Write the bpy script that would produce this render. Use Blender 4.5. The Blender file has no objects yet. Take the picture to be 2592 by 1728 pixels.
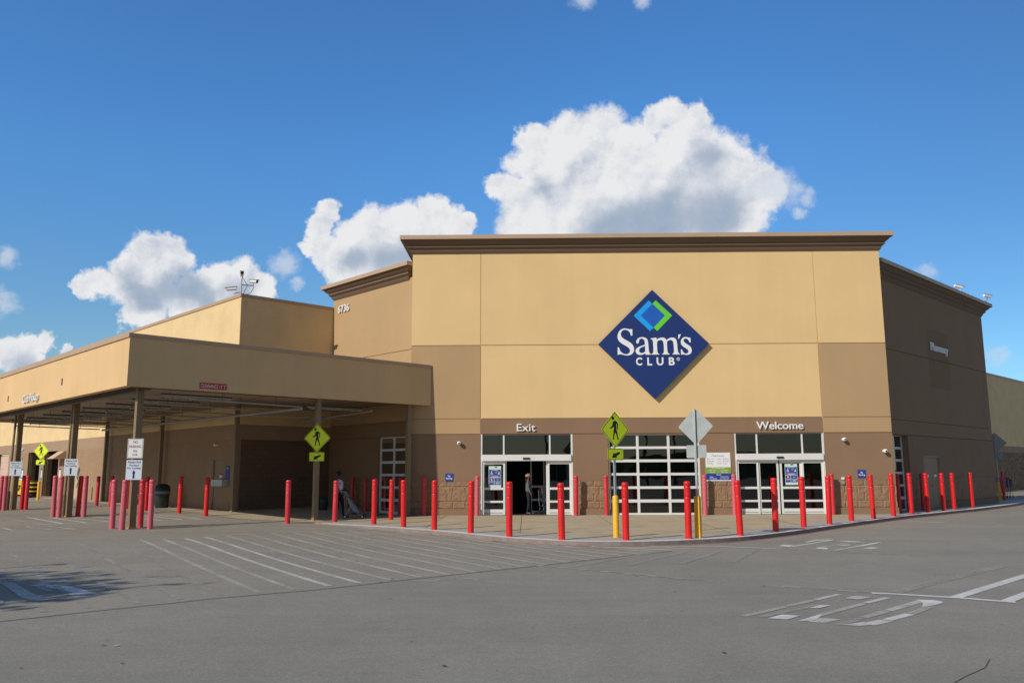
import bpy, bmesh, math, random
from mathutils import Vector, Matrix
from mathutils.geometry import tessellate_polygon
rad = math.radians
C = bpy.context.scene.collection
sc = bpy.context.scene
R2 = math.sqrt(.5)
random.seed(7)

# ------------------------------------------------------------------ camera, sky, sun, exposure
cam_d = bpy.data.cameras.new('camera'); cam = bpy.data.objects.new('camera', cam_d); C.objects.link(cam)
cam_d.sensor_width = 36; cam_d.lens = 36 * 2092 / 2592; cam_d.clip_start = .1; cam_d.clip_end = 6000
pit, rol, yaw = rad(8.891), rad(-.227), rad(.945)
fw = Vector((-math.sin(yaw) * math.cos(pit), math.cos(yaw) * math.cos(pit), math.sin(pit)))
rt = Vector((math.cos(yaw), math.sin(yaw), 0)); up = rt.cross(fw)
rt2 = rt * math.cos(rol) + up * math.sin(rol); up2 = -rt * math.sin(rol) + up * math.cos(rol)
m = Matrix.Identity(4)
for i in range(3): m[i][0] = rt2[i]; m[i][1] = up2[i]; m[i][2] = -fw[i]
m[2][3] = 1.85
cam.matrix_world = m
sc.camera = cam
sc.view_settings.view_transform = 'Standard'; sc.view_settings.look = 'None'
sc.view_settings.exposure = 0.0; sc.view_settings.gamma = 1

SUN_EL, SUN_AZ = 31.8, 43.7          # shadows run toward +43.7 degrees (x to y)
SUN_STR, SKY_STR, CLOUD = 3.6, .082, .84
sd = Vector((-math.cos(rad(SUN_AZ)) * math.cos(rad(SUN_EL)), -math.sin(rad(SUN_AZ)) * math.cos(rad(SUN_EL)), math.sin(rad(SUN_EL))))
sl = bpy.data.lights.new('sun', 'SUN'); sl.energy = SUN_STR; sl.angle = rad(.55); sl.color = (1, .93, .82)
so = bpy.data.objects.new('sun', sl); C.objects.link(so); so.rotation_euler = sd.to_track_quat('Z', 'Y').to_euler()

BIG = [(-0.0283, 0.9442, 0.3283, 0.0233), (-0.0077, 0.9495, 0.3137, 0.0312), (0.0184, 0.9359, 0.3518, 0.0381), (0.044, 0.9242, 0.3792, 0.0357), (0.0133, 0.923, 0.3845, 0.0204), (0.0846, 0.922, 0.3779, 0.0429), (0.12, 0.9225, 0.367, 0.0401), (0.1487, 0.9038, 0.4013, 0.0222), (0.1679, 0.8981, 0.4065, 0.0205), (0.1921, 0.8961, 0.4001, 0.0184), (0.1838, 0.9099, 0.3718, 0.0439), (0.1257, 0.9342, 0.334, 0.0652), (0.0493, 0.9485, 0.3128, 0.0618), (0.2, 0.9245, 0.3245, 0.0728), (0.2423, 0.9106, 0.3347, 0.0405), (0.2661, 0.9098, 0.3186, 0.0331), (0.1516, 0.9466, 0.2845, 0.075), (0.0024, 0.9602, 0.2791, 0.0417), (0.0753, 0.9605, 0.2678, 0.0771), (0.2298, 0.9293, 0.289, 0.0531)]
MID = [(-0.2288, 0.9268, 0.2977, 0.0169), (-0.2393, 0.9304, 0.2778, 0.0169), (-0.2497, 0.9341, 0.2554, 0.0119), (-0.2282, 0.9412, 0.2492, 0.0226), (-0.1982, 0.9435, 0.2654, 0.0315), (-0.1678, 0.9448, 0.2815, 0.0307), (-0.1423, 0.9457, 0.2922, 0.0283), (-0.1115, 0.9473, 0.3005, 0.0233), (-0.0963, 0.9526, 0.2885, 0.026), (-0.0756, 0.9544, 0.2889, 0.0156), (-0.1586, 0.9559, 0.2471, 0.0465), (-0.209, 0.9492, 0.2353, 0.0305), (-0.1072, 0.96, 0.2585, 0.0417)]
LEFT = [(-0.4151, 0.8772, 0.2414, 0.0258), (-0.3968, 0.8844, 0.2457, 0.0225), (-0.3871, 0.8922, 0.2327, 0.0219), (-0.4319, 0.875, 0.2188, 0.0241), (-0.4365, 0.8772, 0.1998, 0.0262), (-0.4592, 0.865, 0.2021, 0.0204), (-0.4742, 0.8584, 0.1959, 0.0142), (-0.4127, 0.8881, 0.2021, 0.0314), (-0.3494, 0.9115, 0.217, 0.0226), (-0.3295, 0.9185, 0.2185, 0.0248), (-0.3096, 0.9285, 0.2052, 0.0193), (-0.3713, 0.9055, 0.2057, 0.0208), (-0.3588, 0.9134, 0.1922, 0.0281), (-0.4214, 0.8893, 0.1778, 0.0276), (-0.4373, 0.8836, 0.1671, 0.0166), (-0.3846, 0.9052, 0.1807, 0.0229)]
FAR = [(-0.5208, 0.844, 0.128, 0.015), (-0.5089, 0.8504, 0.1335, 0.0128), (-0.534, 0.8359, 0.1269, 0.0175), (-0.5208, 0.846, 0.1146, 0.0198), (-0.4898, 0.8624, 0.1282, 0.0082)]
WISP = [(-0.5398, 0.8244, 0.1705, 0.0105), (0.289, 0.9044, 0.3139, 0.0170), (0.274, 0.9060, 0.3200, 0.0160), (0.303, 0.9010, 0.308, 0.0110), (0.3165, 0.8980, 0.303, 0.0095), (0.3079, 0.9073, 0.2865, 0.0060), (-0.533, 0.8174, 0.2183, 0.0092), (-0.2787, 0.9311, 0.2355, 0.0127), (-0.2676, 0.9398, 0.2125, 0.0069), (0.1292, 0.8449, 0.5190, 0.0105), (0.067, 0.8480, 0.5255, 0.0105), (0.4337, 0.8768, 0.2074, 0.0092), (0.4918, 0.8632, 0.1142, 0.0101)]

DARK = [(0.1813, 0.9389, 0.2925, 0.0593), (0.1264, 0.9507, 0.2833, 0.0482), (0.2391, 0.9257, 0.293, 0.0409), (0.0959, 0.9575, 0.2721, 0.0462), (0.2179, 0.909, 0.3553, 0.0266), (0.0235, 0.9428, 0.3327, 0.0207), (-0.4006, 0.894, 0.2008, 0.0281), (-0.3795, 0.9, 0.2145, 0.023), (-0.4212, 0.8874, 0.1873, 0.0177), (-0.4324, 0.8781, 0.2049, 0.0157), (-0.1687, 0.9543, 0.2468, 0.036), (-0.128, 0.9596, 0.2505, 0.0312), (-0.2087, 0.9467, 0.2452, 0.0203), (-0.5207, 0.8472, 0.1056, 0.0238), (-0.3232, 0.924, 0.2043, 0.0216), (-0.3631, 0.9118, 0.1919, 0.0233)]

def cloud_group():
    """field(direction) -> max over puffs of 1 - distance / radius"""
    g = bpy.data.node_groups.new('cloud_puffs', 'ShaderNodeTree')
    g.interface.new_socket('Dir', in_out='INPUT', socket_type='NodeSocketVector')
    g.interface.new_socket('Field', in_out='OUTPUT', socket_type='NodeSocketFloat')
    gi = g.nodes.new('NodeGroupInput'); go = g.nodes.new('NodeGroupOutput')
    last = None
    def smax(a, b):
        n = g.nodes.new('ShaderNodeMath'); n.operation = 'SMOOTH_MAX'; n.inputs[2].default_value = .12
        g.links.new(a, n.inputs[0]); g.links.new(b, n.inputs[1]); return n.outputs[0]
    for x, y, z, r in BIG + MID + LEFT + FAR:
        d = g.nodes.new('ShaderNodeVectorMath'); d.operation = 'DISTANCE'; d.inputs[1].default_value = (x, y, z)
        g.links.new(gi.outputs[0], d.inputs[0])
        k = g.nodes.new('ShaderNodeMath'); k.operation = 'MULTIPLY_ADD'; k.inputs[1].default_value = -1 / (r * 1.08); k.inputs[2].default_value = 1
        g.links.new(d.outputs['Value'], k.inputs[0])
        last = k.outputs[0] if last is None else smax(last, k.outputs[0])
    g.links.new(last, go.inputs[0])
    return g

w = bpy.data.worlds.new('World'); sc.world = w; w.use_nodes = True
nt = w.node_tree; nt.nodes.clear(); N = nt.nodes; Lk = nt.links
def wn(t, **kw):
    n = N.new(t)
    for k, v in kw.items(): setattr(n, k, v)
    return n
def wmath(op, a, b=None, c=None, clamp=False):
    n = N.new('ShaderNodeMath'); n.operation = op; n.use_clamp = clamp
    for i, v in enumerate((a, b, c)):
        if v is None: continue
        if isinstance(v, (int, float)): n.inputs[i].default_value = v
        else: Lk.new(v, n.inputs[i])
    return n.outputs[0]
def wsmooth(v, a, b):
    n = N.new('ShaderNodeMapRange'); n.interpolation_type = 'SMOOTHSTEP'; Lk.new(v, n.inputs['Value'])
    n.inputs['From Min'].default_value = a; n.inputs['From Max'].default_value = b
    return n.outputs['Result']
sky = wn('ShaderNodeTexSky', sky_type='NISHITA', sun_disc=False, sun_elevation=rad(SUN_EL), altitude=150, air_density=1.0, dust_density=.35, ozone_density=2.6)
sky.sun_rotation = math.atan2(sd.x, sd.y)
skyhs = wn('ShaderNodeHueSaturation'); skyhs.inputs['Saturation'].default_value = 1.12; skyhs.inputs['Hue'].default_value = .502
Lk.new(sky.outputs[0], skyhs.inputs['Color'])
tc = wn('ShaderNodeTexCoord'); D = tc.outputs['Generated']
# away from the sun the clear sky is a deeper, purer blue
dt = wn('ShaderNodeVectorMath', operation='DOT_PRODUCT'); Lk.new(D, dt.inputs[0]); dt.inputs[1].default_value = Vector((.08, 1, .25)).normalized()
tf = wsmooth(dt.outputs['Value'], .15, .80)
sep = wn('ShaderNodeSeparateXYZ'); Lk.new(D, sep.inputs[0])
el = wn('ShaderNodeMix', data_type='RGBA'); Lk.new(wsmooth(sep.outputs['Z'], .04, .40), el.inputs[0]); el.inputs[6].default_value = (1.12, 1.30, 1.28, 1); el.inputs[7].default_value = (1.10, 1.74, 2.12, 1)
er = wn('ShaderNodeMix', data_type='RGBA'); Lk.new(wsmooth(wmath('MULTIPLY_ADD', sep.outputs['Z'], -.5, sep.outputs['X']), -.15, .52), er.inputs[0]); Lk.new(el.outputs[2], er.inputs[6]); er.inputs[7].default_value = (.82, 1.20, 1.42, 1)
tm = wn('ShaderNodeMix', data_type='RGBA'); Lk.new(tf, tm.inputs[0]); tm.inputs[6].default_value = (1, 1, 1, 1); Lk.new(er.outputs[2], tm.inputs[7])
tx_ = wn('ShaderNodeVectorMath', operation='MULTIPLY'); Lk.new(skyhs.outputs[0], tx_.inputs[0]); Lk.new(tm.outputs[2], tx_.inputs[1])
skm = wn('ShaderNodeVectorMath', operation='SCALE'); Lk.new(tx_.outputs[0], skm.inputs[0]); skm.inputs['Scale'].default_value = SKY_STR
grp = cloud_group()
def noise(vec, scale, detail=6, rough=.55, dist=0):
    n = wn('ShaderNodeTexNoise'); Lk.new(vec, n.inputs['Vector']); n.inputs['Scale'].default_value = scale
    n.inputs['Detail'].default_value = detail; n.inputs['Roughness'].default_value = rough; n.inputs['Distortion'].default_value = dist
    return n
def vadd(a, b):
    n = wn('ShaderNodeVectorMath', operation='ADD'); Lk.new(a, n.inputs[0])
    if isinstance(b, tuple): n.inputs[1].default_value = b
    else: Lk.new(b, n.inputs[1])
    return n.outputs[0]
def vscale(a, s):
    n = wn('ShaderNodeVectorMath', operation='SCALE'); Lk.new(a, n.inputs[0]); n.inputs['Scale'].default_value = s; return n.outputs[0]
def warped(vec):
    a = noise(vec, 14, 7, .62); b = vadd(a.outputs['Color'], (-.5, -.5, -.5)); v1 = vadd(vec, vscale(b, .050))
    a2 = noise(vec, 55, 5, .6); b2 = vadd(a2.outputs['Color'], (-.5, -.5, -.5)); return vadd(v1, vscale(b2, .016))
def field(vec):
    g = N.new('ShaderNodeGroup'); g.node_tree = grp; Lk.new(warped(vec), g.inputs[0]); return g.outputs[0]
f0 = field(D)
fine = noise(D, 34, 12, .66).outputs['Fac']
edge = wmath('MULTIPLY_ADD', wmath('SUBTRACT', fine, .5), 2.1, wmath('MULTIPLY', f0, 3.1))
dens = wsmooth(edge, -.05, 1.0)
# billow relief: the same noise sampled a step toward the light, brighter where it falls away
nA = noise(warped(D), 20, 7, .55).outputs['Fac']; nB = noise(warped(vadd(D, (-.014, -.004, .016))), 20, 7, .55).outputs['Fac']
relief = wmath('SUBTRACT', nA, nB)
fineS = noise(vadd(D, (-.006, -.002, .007)), 34, 12, .66).outputs['Fac']; relief = wmath('MULTIPLY_ADD', wmath('SUBTRACT', fine, fineS), .45, relief)
rim = wsmooth(f0, .0, .55)
dk = None
wd = vadd(D, vscale(vadd(noise(D, 18, 6, .6).outputs['Color'], (-.5, -.5, -.5)), .028))
for x, y, z, r in DARK:
    d = wn('ShaderNodeVectorMath', operation='DISTANCE'); d.inputs[1].default_value = (x, y, z); Lk.new(wd, d.inputs[0])
    k = wmath('MULTIPLY_ADD', d.outputs['Value'], -1 / (r * 1.25), 1)
    k = wmath('MAXIMUM', k, 0)
    dk = k if dk is None else wmath('ADD', dk, k)
dkf = wsmooth(dk, .05, 1.15)
relief = wmath('MULTIPLY', relief, wmath('MULTIPLY_ADD', dkf, -.6, 1))
shade = wmath('MULTIPLY_ADD', relief, 1.1, .95)
shade = wmath('MULTIPLY_ADD', dkf, -.62, shade)
shade = wmath('MULTIPLY_ADD', rim, -.10, shade)
ramp = wn('ShaderNodeValToRGB'); Lk.new(shade, ramp.inputs['Fac'])
e = ramp.color_ramp.elements
e[0].position = .12; e[0].color = (.38, .49, .64, 1); e[1].position = .92; e[1].color = (.98, .985, 1.0, 1)
for p, c in ((.36, (.50, .58, .70)), (.58, (.70, .75, .84)), (.76, (.86, .89, .94))):
    q = e.new(p); q.color = (*c, 1)
ccol = vscale(ramp.outputs['Color'], CLOUD)
mix = wn('ShaderNodeMix', data_type='RGBA'); Lk.new(dens, mix.inputs[0]); Lk.new(skm.outputs[0], mix.inputs[6]); Lk.new(ccol, mix.inputs[7])
prev = mix.outputs[2]
wv = warped(D)
wisp = None
for x, y, z, r in WISP:
    d = wn('ShaderNodeVectorMath', operation='DISTANCE'); d.inputs[1].default_value = (x, y, z); Lk.new(wv, d.inputs[0])
    k = wmath('MULTIPLY_ADD', d.outputs['Value'], -1 / (r * 1.8), 1)
    wisp = k if wisp is None else wmath('MAXIMUM', wisp, k)
wf = wmath('MULTIPLY', wsmooth(wmath('MULTIPLY_ADD', wmath('SUBTRACT', fine, .5), 1.3, wisp), .05, .85), .70)
mix2 = wn('ShaderNodeMix', data_type='RGBA'); Lk.new(wf, mix2.inputs[0]); Lk.new(prev, mix2.inputs[6]); mix2.inputs[7].default_value = (.62, .68, .78, 1)
bg = wn('ShaderNodeBackground'); Lk.new(mix2.outputs[2], bg.inputs[0]); bg.inputs[1].default_value = 1
wo = wn('ShaderNodeOutputWorld'); Lk.new(bg.outputs[0], wo.inputs[0])

# ------------------------------------------------------------------ materials
MATS = {}
def pbr(name, col, rough=.7, var=.06, scale=1.5, bump=0, bscale=60, metal=0, spec=.5, streak=0, col2=None, c2scale=8, c2amt=.5):
    if name in MATS: return MATS[name]
    m = bpy.data.materials.new(name); m.use_nodes = True; t = m.node_tree; n = t.nodes; b = n['Principled BSDF']
    b.inputs['Roughness'].default_value = rough; b.inputs['Metallic'].default_value = metal; b.inputs['Specular IOR Level'].default_value = spec
    tcn = n.new('ShaderNodeTexCoord'); co = tcn.outputs['Object']
    nz = n.new('ShaderNodeTexNoise'); nz.inputs['Scale'].default_value = scale; nz.inputs['Detail'].default_value = 6; t.links.new(co, nz.inputs['Vector'])
    mr = n.new('ShaderNodeMapRange'); mr.inputs['From Min'].default_value = .3; mr.inputs['From Max'].default_value = .7
    mr.inputs['To Min'].default_value = 1 - var; mr.inputs['To Max'].default_value = 1 + var; t.links.new(nz.outputs['Fac'], mr.inputs['Value'])
    fac = mr.outputs[0]
    if streak:
        mp = n.new('ShaderNodeMapping'); mp.inputs['Scale'].default_value = (2.2, 2.2, .16); t.links.new(co, mp.inputs[0])
        s = n.new('ShaderNodeTexNoise'); s.inputs['Scale'].default_value = 1; s.inputs['Detail'].default_value = 5; t.links.new(mp.outputs[0], s.inputs['Vector'])
        sr = n.new('ShaderNodeMapRange'); sr.inputs['From Min'].default_value = .35; sr.inputs['From Max'].default_value = .7
        sr.inputs['To Min'].default_value = 1 - streak; sr.inputs['To Max'].default_value = 1 + streak * .5; t.links.new(s.outputs['Fac'], sr.inputs['Value'])
        mm = n.new('ShaderNodeMath'); mm.operation = 'MULTIPLY'; t.links.new(fac, mm.inputs[0]); t.links.new(sr.outputs[0], mm.inputs[1]); fac = mm.outputs[0]
    vm = n.new('ShaderNodeVectorMath'); vm.operation = 'SCALE'; vm.inputs[0].default_value = col; t.links.new(fac, vm.inputs['Scale'])
    out = vm.outputs[0]
    if col2:
        z2 = n.new('ShaderNodeTexNoise'); z2.inputs['Scale'].default_value = c2scale; z2.inputs['Detail'].default_value = 8; t.links.new(co, z2.inputs['Vector'])
        r2 = n.new('ShaderNodeMapRange'); r2.inputs['From Min'].default_value = .5; r2.inputs['From Max'].default_value = .68; r2.inputs['To Max'].default_value = c2amt; t.links.new(z2.outputs['Fac'], r2.inputs['Value'])
        mx = n.new('ShaderNodeMix'); mx.data_type = 'RGBA'; t.links.new(r2.outputs[0], mx.inputs[0]); t.links.new(out, mx.inputs[6]); mx.inputs[7].default_value = (*col2, 1); out = mx.outputs[2]
    t.links.new(out, b.inputs['Base Color'])
    if bump:
        bz = n.new('ShaderNodeTexNoise'); bz.inputs['Scale'].default_value = bscale; bz.inputs['Detail'].default_value = 5; t.links.new(co, bz.inputs['Vector'])
        bp = n.new('ShaderNodeBump'); bp.inputs['Strength'].default_value = 1; bp.inputs['Distance'].default_value = bump; t.links.new(bz.outputs['Fac'], bp.inputs['Height']); t.links.new(bp.outputs[0], b.inputs['Normal'])
    MATS[name] = m; return m

def brickmat(name, col, mortar, bw=.4, bh=.2, ms=.008, bump=.006, var=.10, rough=.85, rnoise=0, dark=None):
    if name in MATS: return MATS[name]
    m = bpy.data.materials.new(name); m.use_nodes = True; t = m.node_tree; n = t.nodes; b = n['Principled BSDF']; b.inputs['Roughness'].default_value = rough
    uv = n.new('ShaderNodeUVMap'); uv.uv_map = 'UVMap'
    br = n.new('ShaderNodeTexBrick'); t.links.new(uv.outputs[0], br.inputs['Vector']); br.inputs['Scale'].default_value = 1
    br.inputs['Brick Width'].default_value = bw; br.inputs['Row Height'].default_value = bh; br.inputs['Mortar Size'].default_value = ms; br.inputs['Mortar Smooth'].default_value = .3
    br.offset = .5; br.inputs['Color1'].default_value = (*[c * (1 + var) for c in col], 1); br.inputs['Color2'].default_value = (*[c * (1 - var) for c in (dark or col)], 1); br.inputs['Mortar'].default_value = (*mortar, 1)
    nz = n.new('ShaderNodeTexNoise'); nz.inputs['Scale'].default_value = .9; nz.inputs['Detail'].default_value = 7; t.links.new(uv.outputs[0], nz.inputs['Vector'])
    mr = n.new('ShaderNodeMapRange'); mr.inputs['From Min'].default_value = .3; mr.inputs['From Max'].default_value = .7; mr.inputs['To Min'].default_value = .93; mr.inputs['To Max'].default_value = 1.07; t.links.new(nz.outputs['Fac'], mr.inputs['Value'])
    vm = n.new('ShaderNodeVectorMath'); vm.operation = 'SCALE'; t.links.new(br.outputs['Color'], vm.inputs[0]); t.links.new(mr.outputs[0], vm.inputs['Scale']); t.links.new(vm.outputs[0], b.inputs['Base Color'])
    inv = n.new('ShaderNodeMath'); inv.operation = 'MULTIPLY_ADD'; inv.inputs[1].default_value = -1; inv.inputs[2].default_value = 1; t.links.new(br.outputs['Fac'], inv.inputs[0])
    h = inv.outputs[0]
    fz = n.new('ShaderNodeTexNoise'); fz.inputs['Scale'].default_value = 14 if rnoise else 60; fz.inputs['Detail'].default_value = 6; t.links.new(uv.outputs[0], fz.inputs['Vector'])
    ad = n.new('ShaderNodeMath'); ad.operation = 'MULTIPLY_ADD'; t.links.new(fz.outputs['Fac'], ad.inputs[0]); ad.inputs[1].default_value = rnoise or .35; t.links.new(h, ad.inputs[2])
    bp = n.new('ShaderNodeBump'); bp.inputs['Strength'].default_value = 1; bp.inputs['Distance'].default_value = bump; t.links.new(ad.outputs[0], bp.inputs['Height']); t.links.new(bp.outputs[0], b.inputs['Normal'])
    MATS[name] = m; return m

CREAM = pbr('cream_stucco', (.745, .52, .25), .9, .035, .5, .0035, 90, streak=.018)
TAN = pbr('tan_stucco', (.455, .300, .155), .9, .04, .5, .0035, 90, streak=.02)
BROWN = pbr('brown_stucco', (.262, .160, .094), .88, .05, .7, .0035, 90, streak=.02)
JOINT = pbr('dark_joint', (.20, .13, .08), .95)  # dark brown of the wall and pavement joints
SPLIT = pbr('split_face_brown', (.285, .175, .10), .92, .12, 6, .004, 40)
TRIM = pbr('shade_darkened_cornice', (.155, .10, .062), .7, .04, 1, .001, 60)  # shade under the coping is put into this darkened cornice colour
COPING = pbr('coping_metal', (.47, .33, .215), .5, .04, 1.2)
CMU_CREAM = brickmat('cream_block', (.74, .545, .285), (.70, .505, .255), ms=.004, bump=.002, var=.012)
CMU_BROWN = brickmat('brown_block', (.335, .215, .125), (.31, .195, .112), ms=.004, bump=.003, var=.03)
CMU_DARK = brickmat('dark_brown_block', (.165, .10, .062), (.12, .075, .045), ms=.006, bump=.01, var=.06, rnoise=1.0)  # darker, rougher brown block for the lower side wall
CMU_SPLIT = brickmat('split_block_far', (.27, .175, .10), (.16, .10, .06), ms=.01, bump=.05, var=.30, rnoise=2.2)
SMOOTHB = pbr('brown_band', (.35, .235, .15), .9, .05, .7, .003, 90)
FASCIA = pbr('canopy_stucco', (.70, .47, .235), .9, .04, .5, .003, 90, streak=.035)
COLP = pbr('column_paint', (.235, .165, .09), .5, .08, 2, col2=(.16, .09, .045), c2scale=3, c2amt=.35)
SOFFIT = pbr('metal_deck', (.40, .33, .27), .32, .08, 3, metal=.75)
STEEL = pbr('dark_steel', (.10, .075, .055), .5, .1, 2)
ALU = pbr('white_aluminium', (.72, .71, .68), .42, .03, 2)
GALV = pbr('galvanised', (.46, .50, .50), .42, .10, 9, metal=.55)
SIGNBACK = pbr('sign_back_aluminium', (.33, .355, .355), .55, .10, 4, metal=.1)
RED = pbr('bollard_red', (.70, .012, .012), .42, .07, 4, col2=(.42, .02, .02), c2scale=7, c2amt=.3)
RED2 = pbr('bollard_red_aged', (.62, .03, .045), .42, .08, 4, col2=(.66, .10, .13), c2scale=3, c2amt=.6)
PINK = pbr('bollard_faded_pink', (.62, .115, .155), .5, .06, 3, col2=(.70, .06, .09), c2scale=2.5, c2amt=.5)
YEL = pbr('bollard_yellow', (.86, .48, .03), .45, .06, 6, col2=(.45, .22, .03), c2scale=9, c2amt=.15)
BLACK = pbr('matte_black', (.012, .012, .012), .6)
RUBBER = pbr('rubber', (.02, .02, .02), .75)
FLUO = pbr('fluorescent_yellow_green', (.78, .90, .008), .5, .02, 2)
WHITE = pbr('white_sign_paint', (.80, .80, .78), .5, .02, 2)
SIGNGREY = pbr('pale_sign_sheet', (.66, .71, .78), .5, .03, 2)
NAVY = pbr('navy_panel', (.005, .028, .150), .55, .03, 1)
BLUE = pbr('mid_blue', (.012, .11, .48), .45, .02, 1)
CYAN = pbr('light_blue', (.01, .34, .84), .45, .02, 1)
GREEN = pbr('lime_green', (.14, .60, .03), .45, .02, 1)
OLIVEG = pbr('olive_green', (.23, .37, .05), .5, .02, 1)
SIGNRED = pbr('sign_red', (.48, .012, .03), .5, .03, 2)
DARKRED = pbr('lettering_maroon', (.22, .02, .03), .5)
GREYINK = pbr('grey_ink', (.30, .32, .40), .6)
LWHITE = pbr('letter_white', (.82, .82, .80), .45, .02, 2)
CONC = pbr('concrete_walk', (.47, .385, .255), .92, .08, .8, .003, 120, col2=(.24, .20, .145), c2scale=1.3, c2amt=.35)
KERBC = pbr('kerb_concrete', (.68, .66, .58), .9, .08, 3, .003, 100)
BANDC = pbr('grey_concrete_band', (.38, .38, .37), .92, .10, 3, .003, 100)
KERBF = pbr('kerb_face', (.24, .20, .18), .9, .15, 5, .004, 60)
DOORP = pbr('door_paint', (.30, .20, .125), .6, .04, 1)
DOORC = pbr('roller_door_paint', (.62, .43, .34), .6, .04, 1)
INT = pbr('interior_wall', (.10, .09, .08), .9, .1, 1)
MATFL = pbr('entrance_mat', (.018, .018, .018), .95)
INTFL = pbr('interior_floor', (.16, .15, .14), .35, .1, 1)
SKIN = pbr('skin', (.13, .06, .035), .55, .05, 8)
SKIN2 = pbr('skin_dark', (.075, .038, .026), .55, .05, 8)
HAIR = pbr('black_hair', (.008, .006, .006), .7, .2, 30)
CL_WHITE = pbr('white_shirt', (.62, .64, .78), .85, .05, 14, .004, 40)
CL_BLACK = pbr('black_trousers', (.012, .013, .02), .85, .1, 12, .004, 30)
CL_GREY = pbr('grey_sweater', (.12, .13, .15), .9, .12, 12, .004, 40)
CL_SCARF = pbr('patterned_scarf', (.55, .30, .20), .85, .1, 10, col2=(.25, .04, .04), c2scale=28, c2amt=.9)
SANDAL = pbr('tan_sandals', (.42, .34, .13), .7)
FABRIC = pbr('grey_blue_fabric', (.26, .33, .38), .85, .1, 14)
CARTG = pbr('cart_wire', (.35, .36, .38), .4, .05, 3, metal=.6)
CARTB = pbr('blue_plastic', (.01, .03, .13), .45)
BARK = pbr('bark', (.10, .075, .05), .95, .2, 6, .01, 12)
LEAF = pbr('leaves', (.055, .10, .025), .7, .35, 1.2)
WOOD = pbr('weathered_wood', (.14, .10, .07), .9, .2, 4)
YELPL = pbr('yellow_plastic', (.75, .50, .02), .45)
BINM = pbr('dark_green_plastic', (.022, .035, .034), .5, .1, 5)
BAGM = pbr('clear_bag', (.18, .20, .20), .35)
LAMPM = pbr('lamp_housing', (.45, .43, .40), .5)
TUBE = pbr('unlit_tube', (.55, .55, .52), .4)

def glassmat(name, tint, gl=1.35):
    m = bpy.data.materials.new(name); m.use_nodes = True; t = m.node_tree; n = t.nodes; n.clear()
    o = n.new('ShaderNodeOutputMaterial'); tr = n.new('ShaderNodeBsdfTransparent'); tr.inputs[0].default_value = (*tint, 1)
    g = n.new('ShaderNodeBsdfGlossy'); g.inputs['Roughness'].default_value = .012; g.inputs['Color'].default_value = (.92, .95, .95, 1)
    nz = n.new('ShaderNodeTexNoise'); nz.inputs['Scale'].default_value = .8; co = n.new('ShaderNodeTexCoord'); t.links.new(co.outputs['Object'], nz.inputs['Vector'])
    bp = n.new('ShaderNodeBump'); bp.inputs['Distance'].default_value = .0035; t.links.new(nz.outputs['Fac'], bp.inputs['Height']); t.links.new(bp.outputs[0], g.inputs['Normal'])
    fr = n.new('ShaderNodeFresnel'); fr.inputs['IOR'].default_value = 1.6
    mm = n.new('ShaderNodeMath'); mm.operation = 'MULTIPLY'; mm.inputs[1].default_value = gl; t.links.new(fr.outputs[0], mm.inputs[0])
    mx = n.new('ShaderNodeMixShader'); t.links.new(mm.outputs[0], mx.inputs[0]); t.links.new(tr.outputs[0], mx.inputs[1]); t.links.new(g.outputs[0], mx.inputs[2]); t.links.new(mx.outputs[0], o.inputs[0])
    return m
GLASS = glassmat('window_glass', (.32, .37, .40))

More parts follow.
